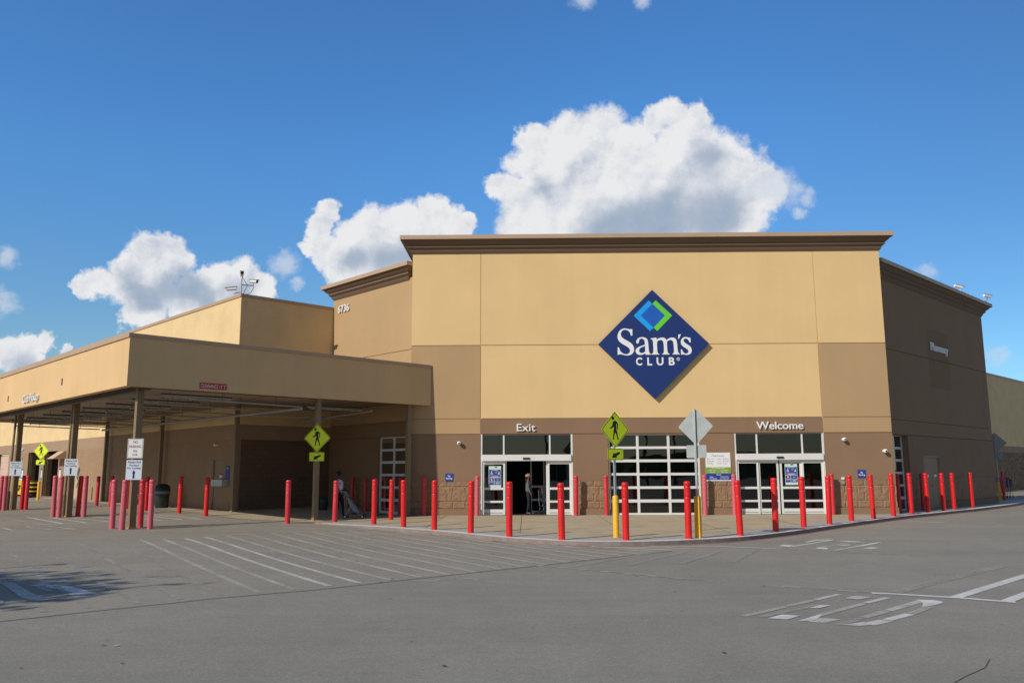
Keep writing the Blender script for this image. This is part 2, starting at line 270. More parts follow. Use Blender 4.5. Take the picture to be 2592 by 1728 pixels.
def asphalt():
    m = bpy.data.materials.new('asphalt'); m.use_nodes = True; t = m.node_tree; n = t.nodes; b = n['Principled BSDF']
    co = n.new('ShaderNodeTexCoord').outputs['Object']
    def nz(s, d=6, r=.6, vec=None):
        q = n.new('ShaderNodeTexNoise'); q.inputs['Scale'].default_value = s; q.inputs['Detail'].default_value = d; q.inputs['Roughness'].default_value = r; t.links.new(vec or co, q.inputs['Vector']); return q.outputs['Fac']
    def mr(v, a, b_, c, d):
        q = n.new('ShaderNodeMapRange'); t.links.new(v, q.inputs['Value'])
        for i, x in zip(('From Min', 'From Max', 'To Min', 'To Max'), (a, b_, c, d)): q.inputs[i].default_value = x
        return q.outputs[0]
    def mul(a, b_):
        q = n.new('ShaderNodeMath'); q.operation = 'MULTIPLY'; t.links.new(a, q.inputs[0]); t.links.new(b_, q.inputs[1]); return q.outputs[0]
    big = mr(nz(.22, 5), .3, .7, .90, 1.08); mid = mr(nz(1.7, 5), .3, .7, .95, 1.05)
    mp = n.new('ShaderNodeMapping'); mp.inputs['Rotation'].default_value = (0, 0, rad(-46)); mp.inputs['Scale'].default_value = (.05, 1.1, 1); t.links.new(co, mp.inputs[0])
    stre = mr(nz(1, 4, .5, mp.outputs[0]), .3, .7, .94, 1.06)
    grain = mr(nz(95, 3, .75), .25, .75, .60, 1.42); grit = mul(mr(nz(30, 3, .7), .3, .7, .80, 1.20), mr(nz(9, 3, .7), .3, .7, .93, 1.07))
    v = n.new('ShaderNodeTexVoronoi'); v.inputs['Scale'].default_value = 1.5; v.feature = 'F1'; v.inputs['Randomness'].default_value = 1; t.links.new(co, v.inputs['Vector'])
    spots = mr(v.outputs['Distance'], .016, .035, .5, 1.0)
    f = mul(mul(mul(big, mid), mul(grain, grit)), mul(stre, spots))
    # newer, greyer asphalt on the camera's side of the seam: signed distance from the seam line
    sx = n.new('ShaderNodeSeparateXYZ'); t.links.new(co, sx.inputs[0])
    a = n.new('ShaderNodeMath'); a.operation = 'MULTIPLY_ADD'; t.links.new(sx.outputs['X'], a.inputs[0]); a.inputs[1].default_value = -.67; 
    c2 = n.new('ShaderNodeMath'); c2.operation = 'MULTIPLY_ADD'; t.links.new(sx.outputs['Y'], c2.inputs[0]); c2.inputs[1].default_value = .742; c2.inputs[2].default_value = -12.40
    t.links.new(c2.outputs[0], a.inputs[2])
    side = mr(a.outputs[0], -.03, .03, 0, 1)
    mx = n.new('ShaderNodeMix'); mx.data_type = 'RGBA'; t.links.new(side, mx.inputs[0]); mx.inputs[6].default_value = (.285, .265, .222, 1); mx.inputs[7].default_value = (.305, .274, .222, 1)
    vm = n.new('ShaderNodeVectorMath'); vm.operation = 'SCALE'; t.links.new(mx.outputs[2], vm.inputs[0]); t.links.new(f, vm.inputs['Scale']); t.links.new(vm.outputs[0], b.inputs['Base Color'])
    b.inputs['Roughness'].default_value = .88; b.inputs['Specular IOR Level'].default_value = .3
    bp = n.new('ShaderNodeBump'); bp.inputs['Distance'].default_value = .005; t.links.new(nz(110, 3, .8), bp.inputs['Height']); t.links.new(bp.outputs[0], b.inputs['Normal'])
    return m
ASPH = asphalt()

def paint(name, col, amount, scale=7):
    m = bpy.data.materials.new(name); m.use_nodes = True; t = m.node_tree; n = t.nodes; b = n['Principled BSDF']; b.inputs['Roughness'].default_value = .85
    b.inputs['Base Color'].default_value = (*col, 1)
    co = n.new('ShaderNodeTexCoord').outputs['Object']
    a = n.new('ShaderNodeTexNoise'); a.inputs['Scale'].default_value = scale; a.inputs['Detail'].default_value = 9; a.inputs['Roughness'].default_value = .75; t.links.new(co, a.inputs['Vector'])
    c = n.new('ShaderNodeTexNoise'); c.inputs['Scale'].default_value = .6; c.inputs['Detail'].default_value = 2; t.links.new(co, c.inputs['Vector'])
    s = n.new('ShaderNodeMath'); s.operation = 'MULTIPLY_ADD'; t.links.new(c.outputs['Fac'], s.inputs[0]); s.inputs[1].default_value = .7; t.links.new(a.outputs['Fac'], s.inputs[2])
    r = n.new('ShaderNodeMapRange'); r.inputs['From Min'].default_value = .62; r.inputs['From Max'].default_value = 1.05; r.inputs['To Min'].default_value = max(0, amount - .35); r.inputs['To Max'].default_value = min(1, amount + .35); t.links.new(s.outputs[0], r.inputs['Value'])
    o = n['Material Output']; tr = n.new('ShaderNodeBsdfTransparent'); mx = n.new('ShaderNodeMixShader')
    t.links.new(r.outputs[0], mx.inputs[0]); t.links.new(tr.outputs[0], mx.inputs[1]); t.links.new(b.outputs[0], mx.inputs[2]); t.links.new(mx.outputs[0], o.inputs[0])
    return m
P_STRONG = paint('road_paint_fresh', (.74, .73, .69), .9)
P_MID = paint('road_paint_worn', (.62, .60, .55), .72)
P_WEAK = paint('road_paint_ghost', (.48, .455, .40), .78)
P_VWEAK = paint('road_paint_trace', (.40, .38, .335), .55)
P_RED = paint('red_kerb_paint', (.50, .05, .05), .7)

# ------------------------------------------------------------------ helpers
def setp(o, label=None, cat=None, group=None, kind=None):
    if label: o['label'] = label
    if cat: o['category'] = cat
    if group: o['group'] = group
    if kind: o['kind'] = kind
    return o
def empty(name, loc, rz=0, label=None, cat=None, group=None):
    o = bpy.data.objects.new(name, None); C.objects.link(o); o.location = loc; o.rotation_euler = (0, 0, rz); o.empty_display_size = .2
    return setp(o, label, cat, group)
class MB:
    def __init__(s): s.v = []; s.f = []; s.mi = []; s.uv = []; s.mats = []; s.sm = []
    def m(s, mat):
        if mat not in s.mats: s.mats.append(mat)
        return s.mats.index(mat)
    def face(s, pts, mat, uvs=None, smooth=False):
        b = len(s.v); s.v += [tuple(p) for p in pts]; s.f.append(tuple(range(b, b + len(pts)))); s.mi.append(s.m(mat)); s.uv.append(uvs or [(p[0], p[1]) for p in pts]); s.sm.append(smooth)
    def mesh(s, verts, faces, mat, smooth=False):
        b = len(s.v); s.v += [tuple(p) for p in verts]
        for f in faces:
            s.f.append(tuple(i + b for i in f)); s.mi.append(s.m(mat)); s.uv.append([(verts[i][0], verts[i][1]) for i in f]); s.sm.append(smooth)
    def box(s, fr, t0, t1, o0, o1, z0, z1, mat):
        P = lambda t, o, z: fr(t, o, z)
        q = [((t0, o1, z0), (t1, o1, z0), (t1, o1, z1), (t0, o1, z1)), ((t1, o0, z0), (t0, o0, z0), (t0, o0, z1), (t1, o0, z1)),
             ((t0, o0, z0), (t0, o1, z0), (t0, o1, z1), (t0, o0, z1)), ((t1, o1, z0), (t1, o0, z0), (t1, o0, z1), (t1, o1, z1)),
             ((t0, o1, z1), (t1, o1, z1), (t1, o0, z1), (t0, o0, z1)), ((t0, o0, z0), (t1, o0, z0), (t1, o1, z0), (t0, o1, z0))]
        for k, c in enumerate(q):
            uv = [(a[0], a[2]) if k < 2 else ((a[1], a[2]) if k < 4 else (a[0], a[1])) for a in c]
            s.face([P(*a) for a in c], mat, uv)
    def tube(s, p0, p1, r0, r1=None, mat=None, n=10, caps=True, smooth=True):
        r1 = r0 if r1 is None else r1; p0 = Vector(p0); p1 = Vector(p1); d = (p1 - p0).normalized()
        a = d.cross(Vector((0, 0, 1))); a = Vector((1, 0, 0)) if a.length < 1e-4 else a.normalized(); b = d.cross(a)
        vs = []
        for p, r in ((p0, r0), (p1, r1)):
            for i in range(n):
                an = 2 * math.pi * i / n; vs.append(p + (a * math.cos(an) + b * math.sin(an)) * r)
        fs = [(i, (i + 1) % n, n + (i + 1) % n, n + i) for i in range(n)]
        s.mesh(vs, fs, mat, smooth)
        if caps: s.mesh(vs, [tuple(range(n))[::-1], tuple(range(n, 2 * n))], mat)
    def path(s, pts, r, mat, n=8):
        for a, b in zip(pts[:-1], pts[1:]): s.tube(a, b, r, r, mat, n)
    def lathe(s, c, prof, mat, n=20, smooth=True):
        vs = []; m_ = len(prof)
        for r, z in prof:
            for i in range(n):
                a = 2 * math.pi * i / n; vs.append((c[0] + r * math.cos(a), c[1] + r * math.sin(a), c[2] + z))
        fs = [(j * n + i, j * n + (i + 1) % n, (j + 1) * n + (i + 1) % n, (j + 1) * n + i) for j in range(m_ - 1) for i in range(n)]
        s.mesh(vs, fs, mat, smooth)
    def prism(s, poly, z0, z1, mat, sidemat=None):
        n = len(poly); s.face([(x, y, z1) for x, y in poly], mat); s.face([(x, y, z0) for x, y in poly][::-1], mat)
        for i in range(n):
            a, b = poly[i], poly[(i + 1) % n]; L = math.dist(a, b); s.face([(*a, z0), (*b, z0), (*b, z1), (*a, z1)], sidemat or mat, [(0, z0), (L, z0), (L, z1), (0, z1)])
    def build(s, name, parent=None, loc=None, bevel=0):
        me = bpy.data.meshes.new(name); me.from_pydata(s.v, [], s.f)
        for q in s.mats: me.materials.append(q)
        me.polygons.foreach_set('material_index', s.mi); me.polygons.foreach_set('use_smooth', s.sm)
        ul = me.uv_layers.new(name='UVMap'); flat = [c for f in s.uv for p in f for c in p]; ul.data.foreach_set('uv', flat)
        me.update()
        o = bpy.data.objects.new(name, me); C.objects.link(o)
        if parent: o.parent = parent
        if loc is not None: o.location = loc
        if bevel:
            bv = o.modifiers.new('bevel', 'BEVEL'); bv.width = bevel; bv.segments = 2; bv.limit_method = 'ANGLE'
        return o
def frame(O, d):
    d = Vector((d[0], d[1], 0)).normalized()
    def mk(n):
        def f(t, o, z): return (O[0] + d.x * t + n[0] * o, O[1] + d.y * t + n[1] * o, z)
        return f
    return mk
IDF = lambda t, o, z: (t, o, z)
U_ = (-R2, R2); V_ = (R2, R2)
FY = 33.74
M0 = (-12.61, 35.78); C0 = (-12.349, 25.28)
F = frame((0, FY), (1, 0))((0, -1))
WLo = (-3.88, FY); WRo = (13.87, FY)
WL = frame(WLo, U_)((-R2, -R2)); WR = frame(WRo, V_)((R2, -R2))
MU = frame(M0, U_)((-R2, -R2)); MV = frame(M0, V_)((R2, -R2))
CU = frame(C0, U_)((-R2, -R2)); CV = frame(C0, V_)((R2, -R2))
UV = lambda u, v: ((v - u) * R2, (v + u) * R2)
def ss(a, b, x):
    t = min(1, max(0, (x - a) / (b - a))); return t * t * (3 - 2 * t)
def g(x, y):
    u = (-x + y) * R2; v = (x + y) * R2
    zc = .1 + min(.2, max(0, .004 * (u - 27) + .012 * (v - 10))) * ss(27.5, 34, u)
    return zc * ss(-3, -8.5, x) * ss(13, 23, y)
def sweep(mb, path, prof, mat):
    """profile (outward offset, z) carried along an open plan path with mitred corners; outward = right of travel"""
    P = [Vector(p) for p in path]; nrm = []
    for i in range(len(P)):
        ds = []
        if i > 0: ds.append((P[i] - P[i - 1]).normalized())
        if i < len(P) - 1: ds.append((P[i + 1] - P[i]).normalized())
        ns = [Vector((d.y, -d.x)) for d in ds]
        mm = sum(ns, Vector((0, 0))); mm = mm.normalized(); mm = mm / mm.dot(ns[0]); nrm.append(mm)
    for i in range(len(P) - 1):
        for (o0, z0), (o1, z1) in zip(prof[:-1], prof[1:]):
            a = P[i] + nrm[i] * o0; b = P[i + 1] + nrm[i + 1] * o0; c = P[i + 1] + nrm[i + 1] * o1; d = P[i] + nrm[i] * o1
            mb.face([(*a, z0), (*b, z0), (*c, z1), (*d, z1)], mat)
    for i, rev in ((0, False), (len(P) - 1, True)):
        pts = [(*(P[i] + nrm[i] * o), z) for o, z in prof]; mb.face(pts[::-1] if rev else pts, mat)

# text: polygons from the built-in font, placed on a plane (origin, right, up, normal)
_tc = {}
def text_geo(s, bold=0.0, extrude=0.0, spacing=1.0):
    k = (s, bold, extrude, spacing)
    if k in _tc: return _tc[k]
    cu = bpy.data.curves.new('t', 'FONT'); cu.body = s; cu.size = 1; cu.extrude = extrude; cu.offset = bold; cu.space_character = spacing; cu.resolution_u = 4
    o = bpy.data.objects.new('t', cu); C.objects.link(o); bpy.context.view_layer.update()
    me = bpy.data.meshes.new_from_object(o.evaluated_get(bpy.context.evaluated_depsgraph_get()))
    vs = [tuple(v.co) for v in me.vertices]; fs = [tuple(p.vertices) for p in me.polygons]
    bpy.data.objects.remove(o); bpy.data.curves.remove(cu); bpy.data.meshes.remove(me)
    _tc[k] = (vs, fs); return _tc[k]
def put_text(mb, s, org, right, upv, nrm, w, h, mat, depth=0, bold=0.012, center=False, spacing=1.0):
    """fit text into w x h (bbox), origin = lower left corner (or centre bottom)"""
    vs, fs = text_geo(s, bold, .5 if depth else 0, spacing)
    x0 = min(v[0] for v in vs); x1 = max(v[0] for v in vs); y0 = min(v[1] for v in vs); y1 = max(v[1] for v in vs)
    sx = w / (x1 - x0) if w else None; sy = h / (y1 - y0) if h else None
    sx = sx or sy; sy = sy or sx
    org = Vector(org); right = Vector(right); upv = Vector(upv); nrm = Vector(nrm)
    if center: org = org - right * ((x1 - x0) * sx / 2)
    mb.mesh([org + right * ((v[0] - x0) * sx) + upv * ((v[1] - y0) * sy) + nrm * ((v[2] + .5) * depth if depth else .0) for v in vs], fs, mat)
def put_poly(mb, outers, org, right, upv, nrm, mat, depth=0):
    """outers: list of loops (first outer, rest holes) in plane metres"""
    org = Vector(org); right = Vector(right); upv = Vector(upv); nrm = Vector(nrm)
    flat = [p for l in outers for p in l]
    tris = tessellate_polygon([[Vector((p[0], p[1], 0)) for p in l] for l in outers])
    T = lambda p, dd: org + right * p[0] + upv * p[1] + nrm * dd
    mb.mesh([T(p, depth) for p in flat], [tuple(t) for t in tris], mat)
    if depth:
        for l in outers:
            n = len(l)
            for i in range(n): mb.face([T(l[i], 0), T(l[(i + 1) % n], 0), T(l[(i + 1) % n], depth), T(l[i], depth)], mat)
def smooth_loop(pts, k=1):
    for _ in range(k):
        out = []; n = len(pts)
        for i in range(n):
            a, b, c = Vector(pts[i - 1]), Vector(pts[i]), Vector(pts[(i + 1) % n])
            if (b - a).length > 1e-6 and (c - b).length > 1e-6 and (b - a).angle(c - b) > rad(52): out.append(tuple(b)); continue
            out.append(tuple(b + (a - b) * .25)); out.append(tuple(b + (c - b) * .25))
        pts = out
    return pts
def rrect(w, h, r=.02, n=4):
    out = []
    for cx, cy, a0 in ((w / 2 - r, h / 2 - r, 0), (-w / 2 + r, h / 2 - r, 90), (-w / 2 + r, -h / 2 + r, 180), (w / 2 - r, -h / 2 + r, 270)):
        for i in range(n + 1): a = rad(a0 + 90 * i / n); out.append((cx + r * math.cos(a), cy + r * math.sin(a)))
    return out
def rot2(pts, a): c, s_ = math.cos(a), math.sin(a); return [(x * c - y * s_, x * s_ + y * c) for x, y in pts]
def copy_tree(o, parent=None):
    c = o.copy(); C.objects.link(c); c.parent = parent
    if parent is not None: c.matrix_parent_inverse = o.matrix_parent_inverse.copy()
    for ch in list(o.children): copy_tree(ch, c)
    return c

# ------------------------------------------------------------------ ground
def axis(dense0, dense1, step, far):
    a = []; x = dense0
    while x < dense1 + 1e-6: a.append(x); x += step
    e, k = step, a[-1]
    while k < far: e *= 1.5; k += e; a.append(k)
    e, k = step, a[0]
    while k > -far: e *= 1.5; k -= e; a.insert(0, k)
    return a
xs = axis(-34, 4, .5, 2500); ys = axis(9, 60, .5, 2500)
mb = MB(); vs = [(x, y, g(x, y)) for y in ys for x in xs]; nx = len(xs)
mb.mesh(vs, [(j * nx + i, j * nx + i + 1, (j + 1) * nx + i + 1, (j + 1) * nx + i) for j in range(len(ys) - 1) for i in range(nx - 1)], ASPH, True)
o = mb.build('ground'); setp(o, kind='structure')

KERB = [(-7.3, 28.75), (-6.6, 28.35), (-5.91, 27.78), (-4.48, 26.7), (-2.78, 25.1), (-1.58, 23.72), (-0.49, 22.42), (0.89, 21.42), (1.8, 21.14), (2.91, 21.16), (4.13, 21.56), (5.63, 22.45), (6.97, 23.75), (8.23, 25.15), (9.52, 26.72), (10.90, 28.35), (12.17, 29.8), (13.57, 31.4), (14.97, 32.9), (16.3, 34.2), (18.0, 35.9), (20.5, 38.4), (24.5, 42.8), (29.0, 48.2)]
def offs(path, d):
    P = [Vector(p) for p in path]; out = []
    for i in range(len(P)):
        a = P[max(0, i - 1)]; b = P[min(len(P) - 1, i + 1)]; t = (b - a).normalized(); n = Vector((-t.y, t.x)); out.append(tuple(P[i] + n * d))
    return out
def dens(path, k=3):
    out = []
    P = [path[0]] + list(path) + [path[-1]]
    for i in range(1, len(P) - 2):
        p0, p1, p2, p3 = (Vector(q) for q in P[i - 1:i + 3])
        for j in range(k):
            t = j / k; out.append(tuple(.5 * ((2 * p1) + (p2 - p0) * t + (2 * p0 - 5 * p1 + 4 * p2 - p3) * t * t + (3 * p1 - p0 - 3 * p2 + p3) * t ** 3)))
    out.append(path[-1]); return out
KP = dens(KERB, 4)
mb = MB()
poly = [(x, y) for x, y in KP] + [(31.5, 52.0), (27.5, 48.6), (24.95, 45.2), (13.6, FY + .3), (-5.2, FY + .3), (-5.4, 34.4), (-7.3, 32.5)]
mb.face([(x, y, .1) for x, y in poly], CONC)
sw = mb.build('sidewalk'); setp(sw, kind='structure')
mb = MB()
def strip(mb, a, b, z, mat, zb=None):
    for i in range(len(a) - 1):
        zz = lambda p, k: (z(p) if callable(z) else z)
        mb.face([(*a[i], zz(a[i], 0)), (*a[i + 1], zz(a[i + 1], 0)), (*b[i + 1], zz(b[i + 1], 0)), (*b[i], zz(b[i], 0))], mat)
k1 = offs(KP, .32); k2 = offs(KP, 1.05)
strip(mb, KP, k1, .106, KERBC)
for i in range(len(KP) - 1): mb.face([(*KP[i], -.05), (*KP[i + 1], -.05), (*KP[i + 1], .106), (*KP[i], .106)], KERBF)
o = mb.build('kerb'); setp(o, kind='structure')
mb = MB(); strip(mb, offs(KP, .325), k2, .104, BANDC); o = mb.build('pavement_band'); setp(o, kind='structure')
# concrete under the canopy, flush with the asphalt, lofted between its edge and the walls
outr = [UV(62, 15.25), UV(52, 15.2), UV(44, 15.15), (-16.98, 38.21), (-12.67, 33.47), (-10.86, 31.46), (-8.99, 30.21), (-7.3, 29.0), (-7.05, 28.6)]
innr = [UV(62, 16.6), UV(52, 16.6), UV(44, 16.6), UV(39, 16.6), (-12.5, 35.95), (-10.5, 37.95), (-9.1, 39.2), (-7.3, 37.4), (-6.0, 35.3)]
def resamp(p, k=8):
    out = []
    for a, b in zip(p[:-1], p[1:]):
        for j in range(k): out.append((a[0] + (b[0] - a[0]) * j / k, a[1] + (b[1] - a[1]) * j / k))
    out.append(p[-1]); return out
oo, ii = resamp(outr), resamp(innr); rows = 12; mb = MB()
vs = [(a[0] + (b[0] - a[0]) * j / rows, a[1] + (b[1] - a[1]) * j / rows) for a, b in zip(oo, ii) for j in range(rows + 1)]
vs = [(x, y, max(.1, g(x, y)) + .012) for x, y in vs]
mb.mesh(vs, [((i) * (rows + 1) + j, (i) * (rows + 1) + j + 1, (i + 1) * (rows + 1) + j + 1, (i + 1) * (rows + 1) + j) for i in range(len(oo) - 1) for j in range(rows)][::1], CONC)
o = mb.build('canopy_pavement'); setp(o, kind='structure')
# pavement joints scored in the concrete walk
mb = MB()
for x in (-3.2, -.2, 2.8, 5.8, 8.8, 11.8):
    mb.face([(x, 26.2 if abs(x - 2.5) > 4 else 24.2, .1045), (x + .02, 26.2 if abs(x - 2.5) > 4 else 24.2, .1045), (x + .02, FY - .1, .1045), (x, FY - .1, .1045)], JOINT)
mb.face([(-4.5, 29.3, .1045), (10.8, 29.3, .1045), (10.8, 29.32, .1045), (-4.5, 29.32, .1045)], JOINT)
o = mb.build('pavement_joints'); setp(o, kind='structure')

# ------------------------------------------------------------------ painted markings, seam and cracks
def ribbon(mb, pts, w, mat, off=.006, jit=0):
    P = []
    for a, b in zip(pts[:-1], pts[1:]):
        n = max(1, int(math.dist(a, b) / .4))
        for j in range(n): P.append((a[0] + (b[0] - a[0]) * j / n + random.uniform(-jit, jit), a[1] + (b[1] - a[1]) * j / n + random.uniform(-jit, jit)))
    P.append(pts[-1]); a = offs(P, w / 2); b = offs(P, -w / 2)
    strip(mb, b, a, lambda p: g(*p) + off, mat)
def quadm(mb, pts, mat, off=.008): mb.face([(x, y, g(x, y) + off) for x, y in pts], mat)
mb = MB()
S1 = [((-9.24, 22.67), (-3.24, 13.93), 1), ((-8.77, 22.93), (-2.81, 14.29), 1), ((-9.68, 22.34), (-3.69, 13.52), 0), ((-10.23, 22.22), (-4.14, 13.19), 0), ((-10.72, 21.87), (-4.64, 12.88), 3), ((-11.5, 21.5), (-5.1, 12.5), 3), ((-12.31, 21.01), (-5.55, 12.13), 3), ((-11.6, 18.9), (-6.05, 11.75), 3), ((-10.07, 16.11), (-6.50, 11.43), 3)]
for i, y in enumerate([(-8.05, 23.6), (-7.5, 24.2), (-6.95, 24.75), (-6.4, 25.3), (-5.85, 25.85), (-5.4, 26.4), (-5.0, 26.85), (-4.5, 27.35)]):
    pass
E1 = [(-2.35, 14.64), (-1.90, 15.05), (-1.43, 15.4), (-.96, 15.78), (-.5, 16.2), (-.06, 16.6), (.38, 17.0), (.85, 17.4), (1.3, 17.8), (1.7, 18.25), (2.1, 18.7), (2.5, 19.1), (2.95, 19.5)]
T1 = [(-8.35, 23.35), (-7.85, 23.85), (-7.35, 24.3), (-6.85, 24.75), (-6.4, 25.15), (-5.95, 25.6), (-5.5, 26.0), (-5.05, 26.3), (-3.9, 25.85), (-2.8, 24.9), (-1.8, 23.75), (-.9, 22.6), (0, 21.75)]
for a, b, k in S1: ribbon(mb, [a, b], .11, {1: P_MID, 0: P_WEAK, 3: P_VWEAK}[k])
for a, b in zip(T1, E1): ribbon(mb, [a, b], .13, P_WEAK)
ribbon(mb, [(-9.9, 22.1), (-8.77, 22.93), (-5.35, 26.36), (-4.64, 27.0)], .10, P_WEAK, .0075)
ribbon(mb, [(-5.9, 25.8), (-4.64, 27.0)], .10, P_MID, .009)
ribbon(mb, [(1.58, 21.0), (3.43, 19.95)], .10, P_STRONG); ribbon(mb, [(.9, 20.9), (2.6, 19.9)], .09, P_MID); ribbon(mb, [(2.3, 20.75), (3.9, 20.4)], .10, P_MID)
ribbon(mb, [(3.0, 20.9), (3.65, 21.0), (4.65, 20.9), (5.90, 20.25)], .10, P_STRONG, .0075)
o = mb.build('crosswalk_stripes'); setp(o, kind='structure')
mb = MB()
def dashes(a, b, n, f=.35, mat=P_STRONG, w=.10, under=P_VWEAK):
    for i in range(n):
        t0, t1 = i / n, (i + f) / n
        ribbon(mb, [(a[0] + (b[0] - a[0]) * t0, a[1] + (b[1] - a[1]) * t0), (a[0] + (b[0] - a[0]) * t1, a[1] + (b[1] - a[1]) * t1)], w, mat)
    if under: ribbon(mb, [a, b], w * .8, under, .0085)
dashes((.22, 16.84), (2.94, 14.56), 7); dashes((5.9, 20.25), (8.6, 18.4), 6, .3)
ribbon(mb, [(13.7, 31.05), (14.6, 29.9)], .10, P_STRONG); dashes((14.6, 29.9), (17.3, 26.4), 5, .25)
ribbon(mb, [(10.6, 16.9), (8.68, 15.04), (6.26, 12.61)], .17, P_STRONG); ribbon(mb, [(5.54, 12.92), (6.26, 12.56), (6.85, 12.12)], .13, P_STRONG, .0075); ribbon(mb, [(6.76, 12.2), (7.51, 12.97), (9.5, 15.0)], .17, P_STRONG, .009)
dashes((4.1, 13.8), (5.54, 12.92), 2, .35, P_STRONG); ribbon(mb, [(5.2, 13.0), (5.54, 12.92)], .13, P_STRONG, .0095)
ribbon(mb, [(5.6, 13.1), (9.2, 16.6)], .2, P_VWEAK)
for k in range(4): ribbon(mb, [(2.9 + k * .9, 19.4 + k * .35), (.9 + k * 1.1, 16.6 + k * .25)], .12, P_VWEAK)
# loading bay hatching beside the canopy columns
ribbon(mb, [(-20.6, 32.4), (-19.34, 33.3)], .1, P_MID)
ribbon(mb, [(-16.69, 28.50), (-11.69, 31.37)], .1, P_STRONG); ribbon(mb, [(-19.34, 33.3), (-15.2, 34.6)], .1, P_MID)
for a, b, mt in [((-20.13, 32.22), (-16.51, 28.58), P_WEAK), ((-19.6, 32.75), (-16.05, 28.95), P_STRONG), ((-18.2, 32.1), (-15.4, 29.3), P_STRONG), ((-17.3, 31.9), (-14.7, 29.7), P_STRONG), ((-16.9, 32.6), (-14.0, 30.1), P_STRONG), ((-16.6, 33.3), (-13.3, 30.5), P_STRONG), ((-16.19, 33.9), (-12.67, 30.85), P_STRONG), ((-15.73, 34.4), (-12.08, 31.16), P_STRONG)]: ribbon(mb, [a, b], .11, mt)
ribbon(mb, [(-16.11, 27.95), (-14.12, 26.23), (-14.69, 25.98), (-15.9, 26.9)], .1, P_MID); ribbon(mb, [(-17.01, 27.05), (-15.77, 25.74)], .1, P_MID); ribbon(mb, [(-16.55, 27.65), (-15.45, 26.46)], .1, P_MID); ribbon(mb, [(-15.6, 27.9), (-14.6, 27.0)], .09, P_WEAK)
o = mb.build('lane_lines'); setp(o, kind='structure')
mb = MB()
for q in ([(6.18, 20.91), (6.37, 20.70), (6.61, 21.10), (6.40, 21.28)], [(7.19, 22.05), (7.75, 22.80), (8.23, 22.78), (8.06, 22.55), (7.73, 22.51), (7.23, 21.96)], [(8.09, 22.40), (8.30, 21.93), (8.72, 21.92), (8.56, 22.39)], [(6.82, 20.21), (7.03, 19.98), (7.22, 20.43), (7.04, 20.52)]): quadm(mb, q, P_STRONG)
for a, b, ww, mt in [((7.15, 19.82), (8.2, 20.95), .12, P_MID), ((8.2, 20.95), (9.06, 21.91), .12, P_STRONG), ((7.71, 21.07), (8.03, 21.23), .16, P_STRONG), ((8.02, 20.18), (8.36, 20.48), .2, P_STRONG), ((6.48, 20.82), (8.10, 22.64), .1, P_STRONG), ((6.95, 20.4), (8.3, 21.9), .1, P_WEAK)]: ribbon(mb, [a, b], ww, mt)
# worn stencil letters on the right
for q, mt in (([(3.03, 10.88), (3.29, 11.15), (3.49, 11.06), (3.25, 10.79)], P_STRONG), ([(3.34, 10.68), (3.75, 11.13), (3.79, 11.09), (3.55, 10.71)], P_STRONG), ([(3.44, 10.61), (3.68, 10.89), (3.91, 10.79), (3.64, 10.56)], P_MID), ([(3.81, 11.66), (4.04, 11.90), (4.20, 11.90), (3.95, 11.66)], P_STRONG), ([(4.61, 12.51), (4.84, 12.75), (5.06, 12.63), (4.78, 12.41)], P_MID)): quadm(mb, q, mt)
for a, b, ww, mt in [((2.77, 11.04), (3.55, 11.8), .10, P_WEAK), ((3.6, 11.86), (4.1, 12.34), .1, P_WEAK), ((4.15, 12.4), (4.69, 12.93), .1, P_MID), ((2.95, 10.96), (4.05, 11.94), .1, P_VWEAK), ((3.75, 11.09), (4.7, 12.04), .1, P_WEAK), ((4.75, 12.1), (5.26, 12.59), .1, P_MID), ((3.75, 10.41), (4.21, 10.88), .1, P_VWEAK), ((4.24, 10.92), (4.75, 11.42), .12, P_WEAK), ((4.79, 11.46), (5.2, 11.87), .12, P_MID), ((5.23, 11.9), (5.66, 12.34), .12, P_MID), ((4.10, 10.45), (4.45, 10.72), .17, P_MID), ((4.47, 10.76), (4.95, 11.19), .13, P_STRONG), ((4.98, 11.22), (5.5, 11.78), .12, P_WEAK)]: ribbon(mb, [a, b], ww, mt)
quadm(mb, [(5.36, 11.74), (5.60, 11.88), (5.82, 12.09), (5.86, 12.22), (5.80, 12.33), (5.58, 12.38), (5.56, 12.2), (5.5, 12.0)], P_STRONG)
quadm(mb, [(3.80, 10.42), (3.96, 10.34), (4.2, 10.44), (4.28, 10.56), (4.1, 10.6)], P_MID)
# worn stencil letters on the left
for q in ([(-8.90, 14.30), (-8.74, 14.38), (-7.34, 12.75), (-7.50, 12.60)], [(-7.65, 12.75), (-7.12, 12.35), (-6.93, 12.59), (-7.26, 12.72), (-7.4, 12.95)], [(-8.46, 14.62), (-8.28, 14.42), (-8.0, 14.38), (-7.86, 14.52), (-8.09, 14.77)], [(-7.11, 13.13), (-6.84, 12.78), (-6.64, 12.72), (-6.53, 12.97), (-6.79, 13.29)], [(-7.85, 12.5), (-7.66, 12.42), (-7.48, 12.10), (-7.75, 12.1)]): quadm(mb, q, P_MID)
ribbon(mb, [(-8.2, 14.1), (-7.9, 14.0), (-7.5, 13.75), (-7.1, 13.4), (-6.72, 13.0)], .24, P_STRONG)
ribbon(mb, [(-8.03, 14.07), (-7.9, 13.75), (-7.5, 13.35)], .10, P_WEAK)
o = mb.build('stencil_lettering'); setp(o, kind='structure')
mb = MB()
SEAMM = pbr('asphalt_seam', (.085, .078, .07), .95)
SEAML = pbr('asphalt_seam_edge', (.30, .27, .24), .95, .2, 9)
ribbon(mb, [(-9.5, 7.9), (-6.64, 10.72), (-4.66, 12.57), (-3.34, 13.47), (-1.84, 14.89), (.31, 16.84), (3.36, 19.74)], .022, SEAMM, .005, .012)
